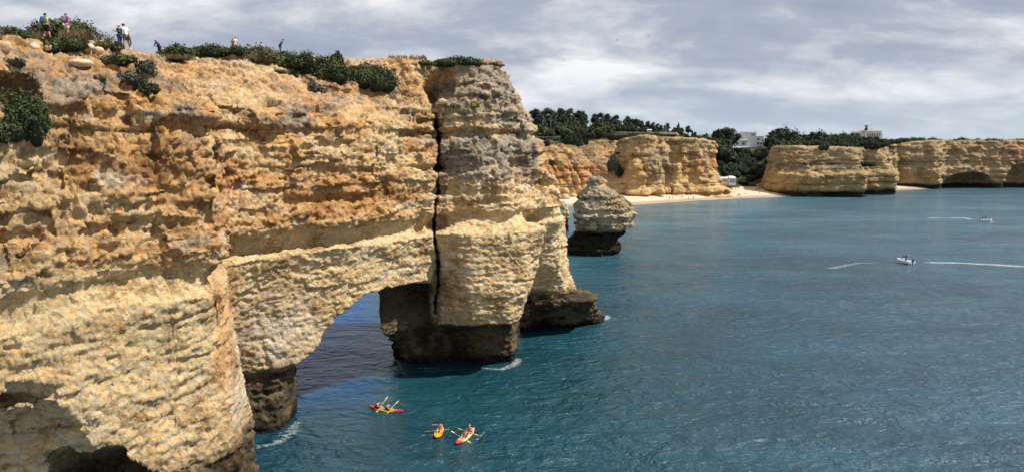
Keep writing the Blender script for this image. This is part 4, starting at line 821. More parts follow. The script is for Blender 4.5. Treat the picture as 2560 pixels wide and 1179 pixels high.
for px in range(1496, 1706, 8): tree('bushy', px + rs.uniform(-3, 3), rs.uniform(417, 422), 335 + rs.uniform(0, 6), 'low dark shrubby tree along the hill road above the beach cliff', 'shrubby trees along the hill road', sx=1.5)
for k in range(46):
    px = rs.uniform(1786, 1872); Y = rs.uniform(444, 530); z = hill_z(px, Y); D_ = Y * CP - (z - CZ) * SP
    tree('bushy', px, Y, max(589.5 - FPX * (Y * SP + (z + rs.uniform(3.0, 5.0) - CZ) * CP) / D_, 364 if px > 1824 else 0), 'dark green tree in the wooded valley between the beach cliff and the far cliffs', 'trees filling the valley behind the beach', sx=1.3)
for px in range(1932, 1972, 10): tree('pine', px, rs.uniform(560, 590), 322 + rs.uniform(-1, 6), 'broad dark pine just right of the white villa', 'pines right of the white villa')
for px in range(1938, 2245, 8): tree('bushy', px + rs.uniform(-4, 4), rs.uniform(470, 555), np.interp(px, SKY_X, SKY_Y) + rs.uniform(-7, 7), 'low dark tree on the flat top of the far cliffs', 'low trees on the far clifftop', sx=1.15)
for px in range(1945, 2200, 12): tree('bushy', px + rs.uniform(-4, 4), rs.uniform(447, 462), 349 + rs.uniform(-5, 5), 'scrubby tree along the edge of the far clifftop', 'scrub trees along the far cliff edge', sx=1.2)
for px in range(2225, 2620, 9): tree('bushy', px + rs.uniform(-6, 6), rs.uniform(500, 530), 347 + rs.uniform(-4, 4), 'flat windswept shrub on the far right clifftop', 'windswept shrubs on the far right clifftop', sx=2.0)
ORD = 'leftmost second third fourth fifth sixth seventh eighth ninth tenth eleventh twelfth thirteenth fourteenth fifteenth sixteenth'.split()
def ordinals():
    gr = {}
    for o in col.objects:
        if o.get('category') == 'tree' and o.get('group'): gr.setdefault(o['group'], []).append(o)
    for g, v in gr.items():
        if len(v) > 16: continue
        v.sort(key=lambda o: o.location.x / o.location.y)
        for i, o in enumerate(v): o['label'] = ORD[i] + (' ' if i == 0 else ' from left: ') + o['label']
ordinals()
def far_bush(px, py, wpx, hpx, Y, seed, label, cols=PINE):
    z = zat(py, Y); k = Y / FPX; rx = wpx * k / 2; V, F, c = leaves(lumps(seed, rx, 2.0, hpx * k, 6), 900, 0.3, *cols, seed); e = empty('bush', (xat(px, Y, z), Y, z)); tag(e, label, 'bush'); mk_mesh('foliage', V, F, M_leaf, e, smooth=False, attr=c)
far_bush(1432, 372, 78, 42, 396, 71, 'dark bush mass spilling over the left end of the beach cliff'); far_bush(1465, 350, 60, 22, 404, 72, 'dark hedge above the bush mass on the beach cliff')
far_bush(1366, 368, 26, 18, 388, 73, 'round bush on the bare slope behind the headland tip'); far_bush(1532, 422, 34, 44, 383, 74, 'grey-green creeper bush in the hollow of the beach cliff', GREYG)
far_bush(1550, 440, 22, 30, 383, 75, 'dark bush below the creeper in the beach cliff hollow'); far_bush(1378, 412, 22, 12, 377, 76, 'small dark tuft on the red beach cliff face')
far_bush(1560, 352, 90, 18, 408, 77, 'long low hedge on the top of the beach cliff'); far_bush(1620, 344, 40, 10, 398, 78, 'low olive shrub above the red buttress', OLIVE)
for i_, (a_, t_) in enumerate(((1492, 'leftmost hedge clump along the hill road above the beach cliff'), (1524, 'second hedge clump from the left along the hill road'), (1586, 'hedge clump just left of the tiny white kiosk'), (1612, 'hedge clump directly below the tiny white kiosk'), (1652, 'hedge clump right of the tiny white kiosk'), (1690, 'rightmost hedge clump near the corner of the beach cliff top'))): far_bush(a_, 347, 50, 15, 418, 90 + i_, t_, GREEN)
far_bush(2060, 378, 34, 20, 409, 79, 'dark bush in a dip on top of the far rock'); far_bush(2180, 372, 50, 22, 428, 80, 'dark bush above the saddle of the second far rock'); far_bush(2122, 374, 60, 18, 425, 82, 'dark bush left of the saddle on the far rock')
far_bush(2258, 358, 34, 14, 494, 81, 'dark bush on the near corner of the far right cliff'); far_bush(2160, 416, 60, 12, 412, 83, 'dark scrub on the middle ledge of the far rock')

for k_ in protos.values():
    for o in k_:
        if o.name not in _first:
            for ch in list(o.children): bpy.data.objects.remove(ch)
            bpy.data.objects.remove(o)
for o in col.objects:
    pass
# ------------------------------------------------------------------ buildings
M_white = paint('whitewash', (0.76, 0.77, 0.78), 0.85, 0.05, 1.5); M_tile = paint('roof_tile', (0.36, 0.24, 0.15), 0.85, 0.2, 3); M_glass = paint('dark_pane', (0.03, 0.035, 0.04), 0.2, 0.1, 2, 0.5)
M_blue = paint('blue_pane', (0.10, 0.22, 0.45), 0.35, 0.15, 2, 0.5); M_grey = paint('grey_paint', (0.45, 0.46, 0.47), 0.8, 0.08, 2); M_wood = paint('deck_wood', (0.30, 0.20, 0.12), 0.85, 0.2, 4); M_metal = paint('lamp_metal', (0.32, 0.33, 0.33), 0.6, 0.1)
class House:
    def __init__(s, name, px0, px1, py_base, Y, label, cat, rz=0):
        s.Y = Y; s.z = zat(py_base, Y); s.k = Y / FPX; s.x0 = xat(px0, Y, s.z); s.px0 = px0; s.pyb = py_base; s.r = empty(name, (s.x0, Y, s.z), rz); tag(s.r, label, cat)
    def X(s, px): return (px - s.px0) * s.k
    def H(s, py): return (s.pyb - py) * s.k
    def block(s, px0, px1, py1, py0, y0, y1, name='wall', mat=None): return MB().box(s.X(px0), s.X(px1), y0, y1, s.H(py0), s.H(py1)).build(name, mat or M_white, s.r)
    def slab(s, px0, px1, py, y0, y1, th=0.35, ov=0.3, name='roof', mat=None):
        X0, X1, z = s.X(px0) - ov, s.X(px1) + ov, s.H(py) + 0.003; m = MB().add([(X0, y0 - ov, z), (X1, y0 - ov, z), (X1, y1 + ov, z), (X0, y1 + ov, z), (X0 + ov, y0, z + th), (X1 - ov, y0, z + th), (X1 - ov * 4, (y0 + y1) / 2, z + th * 2.2), (X0 + ov * 4, (y0 + y1) / 2, z + th * 2.2), (X0 + ov, y1, z + th), (X1 - ov, y1, z + th)],
            [(0, 1, 2, 3)[::-1], (0, 1, 5, 4), (4, 5, 6, 7), (1, 2, 9, 6, 5), (2, 3, 8, 9), (3, 0, 4, 7, 8), (7, 6, 9, 8)]); return m.build(name, mat or M_tile, s.r)
    def win(s, px0, px1, py1, py0, y, mat=None, door=False):
        X0, X1, z0, z1 = s.X(px0), s.X(px1), s.H(py0), s.H(py1); f = MB(); t = 0.14
        for a in ((X0 - t, X1 + t, z0 - t, z0), (X0 - t, X1 + t, z1, z1 + t), (X0 - t, X0, z0, z1), (X1, X1 + t, z0, z1), ((X0 + X1) / 2 - .05, (X0 + X1) / 2 + .05, z0, z1)): f.box(a[0], a[1], y - 0.14, y + 0.02, a[2], a[3])
        o = f.build('door' if door else 'window', M_grey, s.r); MB().box(X0 + .003, X1 - .003, y - 0.06, y + 0.01, z0 + .003, z1 - .003).build('pane', mat or M_glass, o)
h = House('villa', 1833, 1912, 366, 540, 'white flat-sided villa with low tiled wing among the trees above the valley', 'house')
h.block(1864, 1893, 330, 366, 3, 13); h.block(1893.2, 1912, 342, 366, 3, 12); h.block(1860, 1866, 338, 366, 8, 13); h.block(1833, 1852, 350.5, 366, 0, 9); h.block(1852.2, 1870, 352.5, 366, 1, 2.9)
h.slab(1833, 1852, 350.5, 0, 9, 0.5); h.slab(1852.5, 1870, 352.5, 0.6, 2.6, 0.5); h.slab(1893.5, 1912, 342, 3, 12, 0.4); h.slab(1867, 1892, 331, 3, 13, 0.2, 0.05, mat=M_white)
MB().box(h.X(1868), h.X(1870), 6, 7.2, h.H(331) + .3, h.H(327)).build('chimney', M_white, h.r)
for a in ((1881, 1884, 335, 339, 3), (1886, 1889, 335, 339, 3), (1896, 1900, 346, 350, 3), (1840, 1845, 356, 361, 0), (1856, 1862, 357, 362, 1), (1896, 1900, 356, 362, 3), (1904, 1908, 356, 362, 3)): h.win(*a[:4], a[4])
MB().ball((h.X(1828), 4, h.H(347)), 1.0, 12, 8).tube([(h.X(1828), 4, h.H(366)), (h.X(1828), 4, h.H(349))], 0.15).build('water_tank', M_white, h.r, True)
h = House('beach_house', 1800, 1840, 463, 424, 'long white beach house with blue windows at the foot of the valley beside the cliff', 'building')
h.block(1796, 1822, 446, 463, 1.6, 8); h.block(1822.2, 1838.5, 445, 463, 0, 8); h.slab(1796, 1822, 446, 1.6, 8, 0.25, 0.3, mat=M_white); h.slab(1822.6, 1838.5, 445, 0, 8, 0.45, 0.25, mat=M_white)
for q in (1824.3, 1829, 1833.7): h.win(q, q + 3.2, 448.5, 457.5, 0, M_blue)
for q in (1806, 1811, 1816): h.win(q, q + 3.0, 450, 454, 1.6, M_glass)
h.block(1797, 1839.5, 463.2, 465, -0.8, 8.5, 'deck', M_wood)
for q in (1799, 1807, 1815, 1823, 1831, 1838.5): MB().box(h.X(q) - .12, h.X(q) + .12, -0.6, -0.36, -2.6, h.H(465) - .003).build('post', M_wood, h.r)
h = House('clifftop_house', 2150, 2212, 346, 562, 'pale house with tiled roof and dark finial on the far clifftop skyline', 'house')
h.block(2166, 2206, 329, 346, 2, 14); h.block(2206.2, 2212, 332, 346, 4, 12); h.block(2150, 2165.8, 333, 346, 4, 13); h.slab(2166, 2206, 329, 2, 14, 0.55, 0.5); h.slab(2150, 2165, 333, 4, 13, 0.5, 0.3)
for q in (2171, 2176.5, 2182, 2187, 2194, 2200): h.win(q, q + 2.6, 334, 340, 2)
for q in (2208,): h.win(q, q + 2, 335, 340, 4)
MB().box(h.X(2188), h.X(2190.5), 7, 8, h.H(329) + .4, h.H(322)).build('chimney', M_white, h.r)
m = MB().tube([(h.X(2172), 5, h.H(329)), (h.X(2172), 5, h.H(325)), (h.X(2172), 5, h.H(322)), (h.X(2172), 5, h.H(320)), (h.X(2172), 5, h.H(317)), (h.X(2172), 5, h.H(315))], [0.7, 1.15, 1.25, 0.5, 0.9, 0.35], 10)
for a in range(7): t = a * 0.9; m.tube([(h.X(2172), 5, h.H(317)), (h.X(2172) + 1.2 * math.cos(t), 5 + math.sin(t), h.H(314)), (h.X(2172) + 1.9 * math.cos(t), 5 + 1.5 * math.sin(t), h.H(313.5))], [0.22, 0.2, 0.08], 5)
m.build('finial', paint('dark_iron', (0.03, 0.03, 0.03), 0.7), h.r, True)
h = House('kiosk', 1618, 1630, 331, 432, 'tiny white kiosk beside the viewpoint wall above the red buttress', 'building'); h.block(1619, 1629, 325, 331, 0, 2); h.slab(1618, 1630, 325, 0, 2, 0.15, 0.15, mat=M_white); h.win(1622, 1626, 326.5, 328.5, 0)
# viewpoint wall, terrace and railing along the hill edge
def strip_wall(name, pts, hgt, th, mat, label, cat):
    r = empty(name, (0, 0, 0)); P = [(xat(px, Y, zat(py, Y)), Y, zat(py, Y)) for px, py, Y in pts]; tag(r, label, cat)
    for a, b in zip(P[:-1], P[1:]):
        d = (Vector(b) - Vector(a)); q = Vector((-d.y, d.x, 0)).normalized() * th; m = MB(); A, B = Vector(a), Vector(b); U = Vector((0, 0, hgt)); D = Vector((0, 0, -0.3))
        m.add([A + D, B + D, B + q + D, A + q + D, A + U, B + U, B + q + U, A + q + U], [(0, 3, 2, 1), (4, 5, 6, 7), (0, 1, 5, 4), (1, 2, 6, 5), (2, 3, 7, 6), (3, 0, 4, 7)]).build('wall_section', mat, r)
strip_wall('parapet_wall', [(1480, 331, 428), (1520, 330, 428), (1560, 331, 426), (1600, 332, 424), (1650, 332, 420)], 0.35, 0.3, paint('render_wall', (0.5, 0.46, 0.38), 0.9), 'long pale parapet wall at the hilltop viewpoint in front of the conifers', 'wall')
strip_wall('parapet_wall', [(1650, 333, 412), (1690, 335, 410), (1696, 340, 404)], 0.8, 0.3, _mats['render_wall'], 'short grey wall stepping down at the corner of the beach cliff top', 'wall')
strip_wall('retaining_wall', [(1330, 329, 430), (1365, 328, 430)], 1.0, 0.4, M_white, 'white wall behind the railing left of the hilltop car park', 'wall')
strip_wall('retaining_wall', [(1788, 402, 470), (1815, 398, 474)], 1.2, 0.4, _mats['render_wall'], 'pale wall between the valley trees beside the beach cliff', 'wall')
r = empty('railing', (0, 0, 0)); tag(r, 'thin metal railing on the bare slope behind the headland tip', 'railing')
pp = [(xat(px, 405, zat(347, 405)), 405, zat(347, 405)) for px in range(1335, 1402, 8)]
for q in pp: MB().tube([(q[0], q[1], q[2] - 0.8), (q[0], q[1], q[2] + 1.1)], 0.07, 5).build('post', M_metal, r)
for z_ in (1.05, 0.55): MB().tube([(q[0], q[1], q[2] + z_) for q in pp], 0.05, 5).build('rail', M_metal, r)
for px, py0, py1, Y, t in ((1377, 318, 291, 428, 'street lamp standing before the dark pines near the headland tip'), (1507, 330, 294, 428, 'tall street lamp before the gap in the hilltop wood'), (1664, 333, 309, 415, 'thin street lamp near the corner of the beach cliff top')):
    z0 = zat(py0, Y) - 1; z1 = zat(py1, Y); r = empty('street_lamp', (xat(px, Y, z0), Y, z0)); tag(r, t, 'street lamp'); MB().tube([(0, 0, 0), (0, 0, z1 - z0)], [0.16, 0.1], 6).build('pole', M_metal, r); MB().box(-0.6, 0.6, -0.2, 0.2, z1 - z0, z1 - z0 + 0.25).build('lamp_head', M_metal, r)

# ------------------------------------------------------------------ people
def skin_mesh(pts, edges, rad, sub=1):
    me = bpy.data.meshes.new('t'); me.from_pydata(pts, edges, []); o = bpy.data.objects.new('t', me); col.objects.link(o)
    md = o.modifiers.new('s', 'SKIN'); md.use_smooth_shade = True; md.branch_smoothing = 0.6
    for i, r_ in enumerate(rad): q = me.skin_vertices[0].data[i]; q.radius = (r_, r_) if not isinstance(r_, tuple) else r_; q.use_root = (i == 0)
    sb = o.modifiers.new('u', 'SUBSURF'); sb.levels = sub; dg = bpy.context.evaluated_depsgraph_get(); dg.update(); ev = o.evaluated_get(dg); out = bpy.data.meshes.new_from_object(ev, depsgraph=dg)
    bpy.data.objects.remove(o); return out
STAND = dict(pel=(0, 0, .53), spi=(0, 0, .64), che=(0, 0, .745), nec=(0, 0, .835), hed=(0, .008, .895), top=(0, .004, .95), shR=(.1, 0, .80), elR=(.125, -.015, .64), wrR=(.13, .03, .495), shL=(-.1, 0, .80), elL=(-.125, -.015, .64), wrL=(-.13, .03, .495),
             hiR=(.05, 0, .505), knR=(.058, .015, .28), anR=(.058, -.005, .045), toR=(.062, .085, .02), hiL=(-.05, 0, .505), knL=(-.058, .015, .28), anL=(-.058, -.005, .045), toL=(-.062, .085, .02))
SIT = dict(STAND, pel=(0, 0, .055), spi=(0, -.01, .165), che=(0, -.015, .27), nec=(0, 0, .36), hed=(0, .012, .42), top=(0, .01, .475), shR=(.1, 0, .325), shL=(-.1, 0, .325), elR=(.14, .09, .22), elL=(-.14, .09, .22), wrR=(.12, .2, .25), wrL=(-.12, .2, .25),
           hiR=(.05, .02, .055), hiL=(-.05, .02, .055), knR=(.085, .22, .15), knL=(-.085, .22, .15), anR=(.07, .40, .045), anL=(-.07, .40, .045), toR=(.075, .43, .12), toL=(-.075, .43, .12))
RADS = dict(pel=.070, spi=.062, che=.074, nec=.030, hed=.047, top=.036, shR=.036, elR=.024, wrR=.017, shL=.036, elL=.024, wrL=.017, hiR=.052, knR=.034, anR=.022, toR=.018, hiL=.052, knL=.034, anL=.022, toL=.018)
BONES = [('pel', 'spi'), ('spi', 'che'), ('che', 'nec'), ('nec', 'hed'), ('hed', 'top'), ('che', 'shR'), ('shR', 'elR'), ('elR', 'wrR'), ('che', 'shL'), ('shL', 'elL'), ('elL', 'wrL'), ('pel', 'hiR'), ('hiR', 'knR'), ('knR', 'anR'), ('anR', 'toR'), ('pel', 'hiL'), ('hiL', 'knL'), ('knL', 'anL'), ('anL', 'toL')]
def cloth(pose, H, bones, rad, name, mat, parent, ends={}):
    names = [];
    for a, b in bones:
        for q in (a, b):
            if q not in names: names.append(q)
    P = [Vector(pose[q]) * H for q in names]
    for q, (src, t) in ends.items(): P[names.index(q)] = (Vector(pose[src]).lerp(Vector(pose[q]), t)) * H     # shorten the last bone
    me = skin_mesh([tuple(p) for p in P], [(names.index(a), names.index(b)) for a, b in bones], [rad[q] * H for q in names]); me.materials.append(mat); me.name = name
    o = bpy.data.objects.new(name, me); col.objects.link(o); o.parent = parent; return o
SKIN = paint('skin', (0.50, 0.30, 0.20), 0.6, 0.06)
def person(loc, rz, H, label, top, bot, hair=(0.04, 0.03, 0.02), pose=None, base=STAND, sleeves='short', legs='short', hat=None, shoes=(0.6, 0.6, 0.6), vest=None, tilt=0, group=None, bare=False):
    P = dict(base, **(pose or {})); r = empty('person', loc, rz); r.rotation_euler = (tilt, 0, rz); tag(r, label, 'person', group); nm = list(RADS)
    me = skin_mesh([tuple(Vector(P[q]) * H) for q in nm], [(nm.index(a), nm.index(b)) for a, b in BONES], [RADS[q] * H for q in nm]); me.materials.append(SKIN)
    import bmesh
    bm = bmesh.new(); bm.from_mesh(me); x = MB(); hd = Vector(P['hed']) * H; hx = Vector(P['top']) * H; f_ = Vector((0, 1, 0))
    x.tube([hd + Vector((0, .040, .008)) * H, hd + Vector((0, .056, -.004)) * H], [.004 * H, .009 * H], 5)                  # nose
    for s_ in (1, -1):
        x.ball(hd + Vector((s_ * .045, 0, 0)) * H, (.007 * H, .012 * H, .018 * H), 6, 4); x.ball(hd + Vector((s_ * .018, .044, .008)) * H, .006 * H, 5, 4)
        w_ = Vector(P['wr' + 'LR'[s_ > 0]]) * H; e_ = Vector(P['el' + 'LR'[s_ > 0]]) * H; d = (w_ - e_).normalized(); sd_ = d.cross(Vector((0, 0, 1)) if abs(d.z) < .8 else Vector((0, 1, 0))).normalized(); nn_ = sd_.cross(d)
        x.tube([w_ - d * .01 * H, w_ + d * .035 * H, w_ + d * .055 * H], [.013 * H, .021 * H, .018 * H], 6, flat=0.55)
        for k, (o_, L_) in enumerate(((-.014, .040), (-.005, .046), (.005, .043), (.014, .034))):
            b0 = w_ + d * .05 * H + sd_ * o_ * H; x.tube([b0, b0 + d * L_ * .5 * H, b0 + d * L_ * .85 * H + nn_ * .014 * H], [.0052 * H, .0048 * H, .0035 * H], 5)
        b0 = w_ + d * .02 * H + sd_ * -.017 * H; x.tube([b0, b0 + d * .02 * H - sd_ * .014 * H, b0 + d * .04 * H - sd_ * .016 * H], [.006 * H, .0055 * H, .004 * H], 5)
    tm = bpy.data.meshes.new('x'); tm.from_pydata(x.v, [], x.f); bm.from_mesh(tm); bm.to_mesh(me); bm.free(); bpy.data.meshes.remove(tm); me.polygons.foreach_set('use_smooth', [True] * len(me.polygons)); me.update()
    o = bpy.data.objects.new('body', me); col.objects.link(o); o.parent = r
    ck = lambda c: paint('cloth_%d_%d_%d' % tuple(int(v * 99) for v in c), c, 0.85, 0.12, 8)
    if hair: MB().ball(hd + Vector((0, -.008, .012)) * H, (.052 * H, .055 * H, .056 * H), 10, 7, z0=-0.25, lump=.05).build('hair', ck(hair), r, True)
    if hat: MB().ball(hd + Vector((0, -.002, .022)) * H, (.054 * H, .058 * H, .047 * H), 10, 6, z0=0.0).ball(hd + Vector((0, .055, .026)) * H, (.040 * H, .045 * H, .008 * H), 9, 4).build('cap', ck(hat), r, True)
    R2 = {k: v + .012 for k, v in RADS.items()}; R2.update(che=.088, spi=.080, pel=.080)
    if top:
        ends = {} if sleeves == 'long' else {'elR': ('shR', .75), 'elL': ('shL', .75)}; bn = [('spi', 'che'), ('che', 'shR'), ('che', 'shL'), ('shR', 'elR'), ('shL', 'elL'), ('spi', 'pel')]
        if sleeves == 'none': bn = [('spi', 'che'), ('spi', 'pel'), ('che', 'shR'), ('che', 'shL')]; ends = {}
        if sleeves == 'long': bn += [('elR', 'wrR'), ('elL', 'wrL')]
        cloth(P, H, bn, R2, 'shirt', ck(top), r, ends)
    if vest: cloth(P, H, [('spi', 'che'), ('spi', 'pel')], {'spi': .098, 'che': .104, 'pel': .09}, 'life_vest', ck(vest), r, {'pel': ('spi', .7)})
    if bot:
        bn = [('pel', 'hiR'), ('pel', 'hiL'), ('hiR', 'knR'), ('hiL', 'knL')]; R3 = dict(R2, hiR=.066, hiL=.066, knR=.056 if legs == 'short' else .042, knL=.056 if legs == 'short' else .042, anR=.032, anL=.032, pel=.082)
        if legs == 'long': bn += [('knR', 'anR'), ('knL', 'anL')]
        cloth(P, H, bn, R3, 'trousers' if legs == 'long' else 'shorts', ck(bot), r, {'knR': ('hiR', .85), 'knL': ('hiL', .85)} if legs == 'short' else {})
    if shoes:
        for s_ in 'LR':
            a = Vector(P['an' + s_]) * H; t = Vector(P['to' + s_]) * H; MB().tube([a.lerp(t, -.35) - Vector((0, 0, .018 * H)), a.lerp(t, .3) - Vector((0, 0, .012 * H)), t], [.022 * H, .027 * H, .020 * H], 7).build('shoe', ck(shoes), r, True)
    return r
def crest(px, dz=0.0, dy=0.0): v = skyline(px, 6); return Vector((xat(px, v.y + dy, v.z), v.y + dy, v.z + dz))
def foot(px, py, Y=None):
    if Y is None: return hit(px, py, 4)
    return on_top(px, Y)
WALK = dict(knR=(.055, .07, .29), anR=(.055, .12, .05), toR=(.06, .2, .03), knL=(-.055, .01, .29), anL=(-.055, -.11, .07), toL=(-.06, -.03, .02), elR=(.13, -.04, .65), wrR=(.12, .05, .53), elL=(-.13, .0, .65), wrL=(-.11, .11, .57))
def backpack(p, c, label, H):
    r = empty('backpack', p.location, p.rotation_euler.z); tag(r, label, 'backpack'); ck = paint('pack_%d_%d_%d' % tuple(int(v * 99) for v in c), c, 0.8, 0.15, 8)
    m = MB().ball((0, -.125 * H, .715 * H), (.085 * H, .060 * H, .12 * H), 12, 9, lump=.03); m.build('bag', ck, r, True); MB().ball((0, -.175 * H, .67 * H), (.06 * H, .03 * H, .05 * H), 9, 6).build('pocket', ck, r, True)
    for s_ in (1, -1): MB().tube([(s_ * .06 * H, -.10 * H, .80 * H), (s_ * .07 * H, 0.0, .845 * H), (s_ * .075 * H, .085 * H, .79 * H), (s_ * .08 * H, .06 * H, .66 * H), (s_ * .07 * H, -.09 * H, .62 * H)], .010 * H, 5).build('strap', ck, r, True)
f1 = on_top(117, 47.5); p1 = person((f1.x, f1.y, f1.z), R(-20), 1.80, 'hiker in a yellow-green T-shirt and black shorts walking away with a blue backpack', (0.42, 0.62, 0.08), (0.012, 0.012, 0.014), pose=WALK, shoes=(0.12, 0.1, 0.1))
backpack(p1, (0.03, 0.10, 0.20), 'blue backpack worn by the hiker in the yellow-green T-shirt', 1.80)
f2 = on_top(168, 50.0); p2 = person((f2.x, f2.y, f2.z), R(-8), 1.66, 'hiker in a magenta top and pale shorts walking away with a grey backpack', (0.42, 0.03, 0.34), (0.62, 0.56, 0.52), hair=(0.16, 0.13, 0.12), pose=dict(WALK, knR=(.05, .01, .29), anR=(.05, -.08, .06), toR=(.055, 0, .02), knL=(-.05, .06, .29), anL=(-.05, .1, .05), toL=(-.055, .18, .03)), shoes=(0.2, 0.15, 0.15))
backpack(p2, (0.17, 0.17, 0.19), 'grey backpack worn by the hiker in the magenta top', 1.66)
f3 = hit(310, 116, 4); p3 = person((f3.x, f3.y - 0.25, f3.z), R(80), 1.68, 'woman in a white cap, dark top and blue jeans looking at her phone', (0.014, 0.014, 0.02), (0.025, 0.05, 0.12), pose=dict(elL=(-.11, .05, .66), wrL=(-.06, .19, .70), elR=(.11, .04, .66), wrR=(.05, .17, .69), hed=(0, .025, .89), top=(0, .03, .945)), legs='long', hat=(0.8, 0.8, 0.8), shoes=(0.7, 0.7, 0.72), sleeves='short')
ph = MB().box(-.035, .035, -.006, .006, -.07, .07).build('phone', paint('phone_case', (0.25, 0.27, 0.3), 0.4)); ph.location = (f3.x - 0.40, f3.y - .25, f3.z + 1.26); ph.rotation_euler = (R(-35), 0, R(80)); tag(ph, 'phone held out in front of the woman in the white cap', 'phone')
f4 = hit(324, 117, 4); p4 = person((f4.x, f4.y - 0.1, f4.z), R(72), 1.86, 'man in a navy cap, white T-shirt and khaki shorts behind the woman in jeans', (0.80, 0.80, 0.80), (0.20, 0.18, 0.12), pose=dict(che=(0, .02, .745), nec=(0, .05, .83), hed=(0, .085, .885), top=(0, .10, .94), shR=(.1, .03, .79), shL=(-.1, .03, .79), elR=(.12, .0, .64), wrR=(.09, .07, .51), elL=(-.12, .03, .64), wrL=(-.08, .12, .54), anR=(.055, -.13, .05), toR=(.06, -.05, .02), knR=(.055, -.04, .28), knL=(-.055, .03, .29), anL=(-.055, .05, .045), toL=(-.06, .13, .02)), hat=(0.02, 0.025, 0.06), shoes=(0.72, 0.74, 0.78))
jk = MB().tube([(0, 0, 0.02), (.04, .03, -.2), (.10, .02, -.45), (.12, .0, -.68), (.10, 0, -.78)], [.04, .10, .11, .08, .03], 8, flat=.4).build('jacket', paint('jacket_cloth', (0.05, 0.055, 0.05), 0.9), None, True); jk.location = (f4.x + 0.20, f4.y - .12, f4.z + 1.05); tag(jk, 'dark jacket hanging from the waist of the man in khaki shorts', 'jacket')
f5 = crest(399); BEND = dict(spi=(0, .03, .63), che=(0, .10, .72), nec=(0, .17, .785), hed=(0, .22, .825), top=(0, .245, .875), shR=(.1, .13, .765), shL=(-.1, .13, .765), elR=(.12, .17, .62), elL=(-.12, .17, .62), wrR=(.08, .26, .55), wrL=(-.08, .26, .55))
person((f5.x, f5.y, f5.z - 0.35), R(75), 1.72, 'bent-over walker in navy with a grey cap left of the pointed dark shrub', (0.015, 0.02, 0.05), (0.03, 0.03, 0.05), pose=BEND, sleeves='long', legs='long', hat=(0.30, 0.31, 0.30))
f6 = crest(589); person((f6.x, f6.y, f6.z - 0.1), R(40), 1.70, 'woman in a white sun hat and pale patterned top on the crest', (0.62, 0.55, 0.53), (0.40, 0.28, 0.2), pose=dict(WALK), hat=(0.78, 0.76, 0.74))
f7 = crest(581, 0, 0.6); person((f7.x, f7.y + 0.3, f7.z - 0.1), R(60), 1.70, 'dark-haired walker half hidden behind the woman in the white sun hat', (0.03, 0.03, 0.05), (0.05, 0.06, 0.09), pose=dict(hed=(0, .03, .888), top=(0, .045, .94)))
f8 = crest(654, -0.1, 0.5); person((f8.x, f8.y, f8.z - 0.3), R(10), 1.72, 'dark-haired walker whose head alone shows above the brown-green shrub', (0.5, 0.45, 0.4), (0.05, 0.05, 0.06))
f9 = crest(701, 0.0, 0.3); person((f9.x, f9.y, f9.z + 0.1), R(-70), 1.76, 'walker in a dark blue jacket leaning forward above the rounded crest shrub', (0.04, 0.07, 0.12), (0.05, 0.05, 0.06), pose=dict(BEND, hed=(0, .20, .845), top=(0, .22, .895), wrR=(.06, .03, .53), wrL=(-.06, .03, .53), elR=(.14, .02, .62), elL=(-.14, .02, .62)), sleeves='long', legs='long')

# ------------------------------------------------------------------ kayaks
M_kay = attr_mat('kayak_plastic', 0.35, 0.5)
def hull(name, parent, Ln, Wd, colf, mat, depth=0.30, deck=0.16, cock=(), flat=0.0, rise=0.14):
    n, k = 30, 12; v = []; f = []; c = []
    for i in range(n + 1):
        t = i / n * 2 - 1; y = t * Ln / 2; wd = Wd / 2 * max(0.02, (1 - abs(t) ** 2.4)) ** 0.75; dz = rise * abs(t) ** 3
        for j in range(k):
            a = 2 * math.pi * j / k; ca, sa = math.cos(a), math.sin(a); x = wd * ca; z = (deck * (max(sa, 0) ** 0.6) * 0.5 + deck * 0.35 if sa >= 0 else -depth * 0.5 * (-sa) ** 0.8 * (1 - 0.7 * abs(t) ** 2)) + dz
            for c0, cl in cock:
                if abs(y - c0) < cl and sa > 0.4: z -= 0.13 * (1 - (abs(y - c0) / cl) ** 4)
            v.append((x, y, z)); c.append(colf(t, sa))
    for i in range(n):
        for j in range(k): f.append((i * k + j, i * k + (j + 1) % k, (i + 1) * k + (j + 1) % k, (i + 1) * k + j))
    f += [tuple(range(k))[::-1], tuple(n * k + j for j in range(k))]; m = MB(); m.v, m.f, m.c = v, f, c; return m.build(name, mat, parent, True)
def lerp3(a, b, t): t = max(0, min(1, t)); return tuple(x * (1 - t) + y * t for x, y in zip(a, b))
RED, YLW, ORG, CRM = (0.62, 0.045, 0.02), (0.72, 0.42, 0.02), (0.78, 0.26, 0.01), (0.80, 0.55, 0.22)
def kayak(px, py, rz, Ln, label, colf, cock):
    Y = yat(py, 0.15); x = xat(px, Y, .15); r = empty('kayak', (x, Y, 0.13), rz); tag(r, label, 'kayak'); hull('hull', r, Ln, 0.78, colf, M_kay, cock=cock)
    for c0, cl in cock: MB().box(-.2, .2, c0 - cl * .75 - .03, c0 - cl * .75 + .03, .06, .34).build('seat_back', paint('seat_black', (0.02, 0.02, 0.02), 0.8), r)
    return r
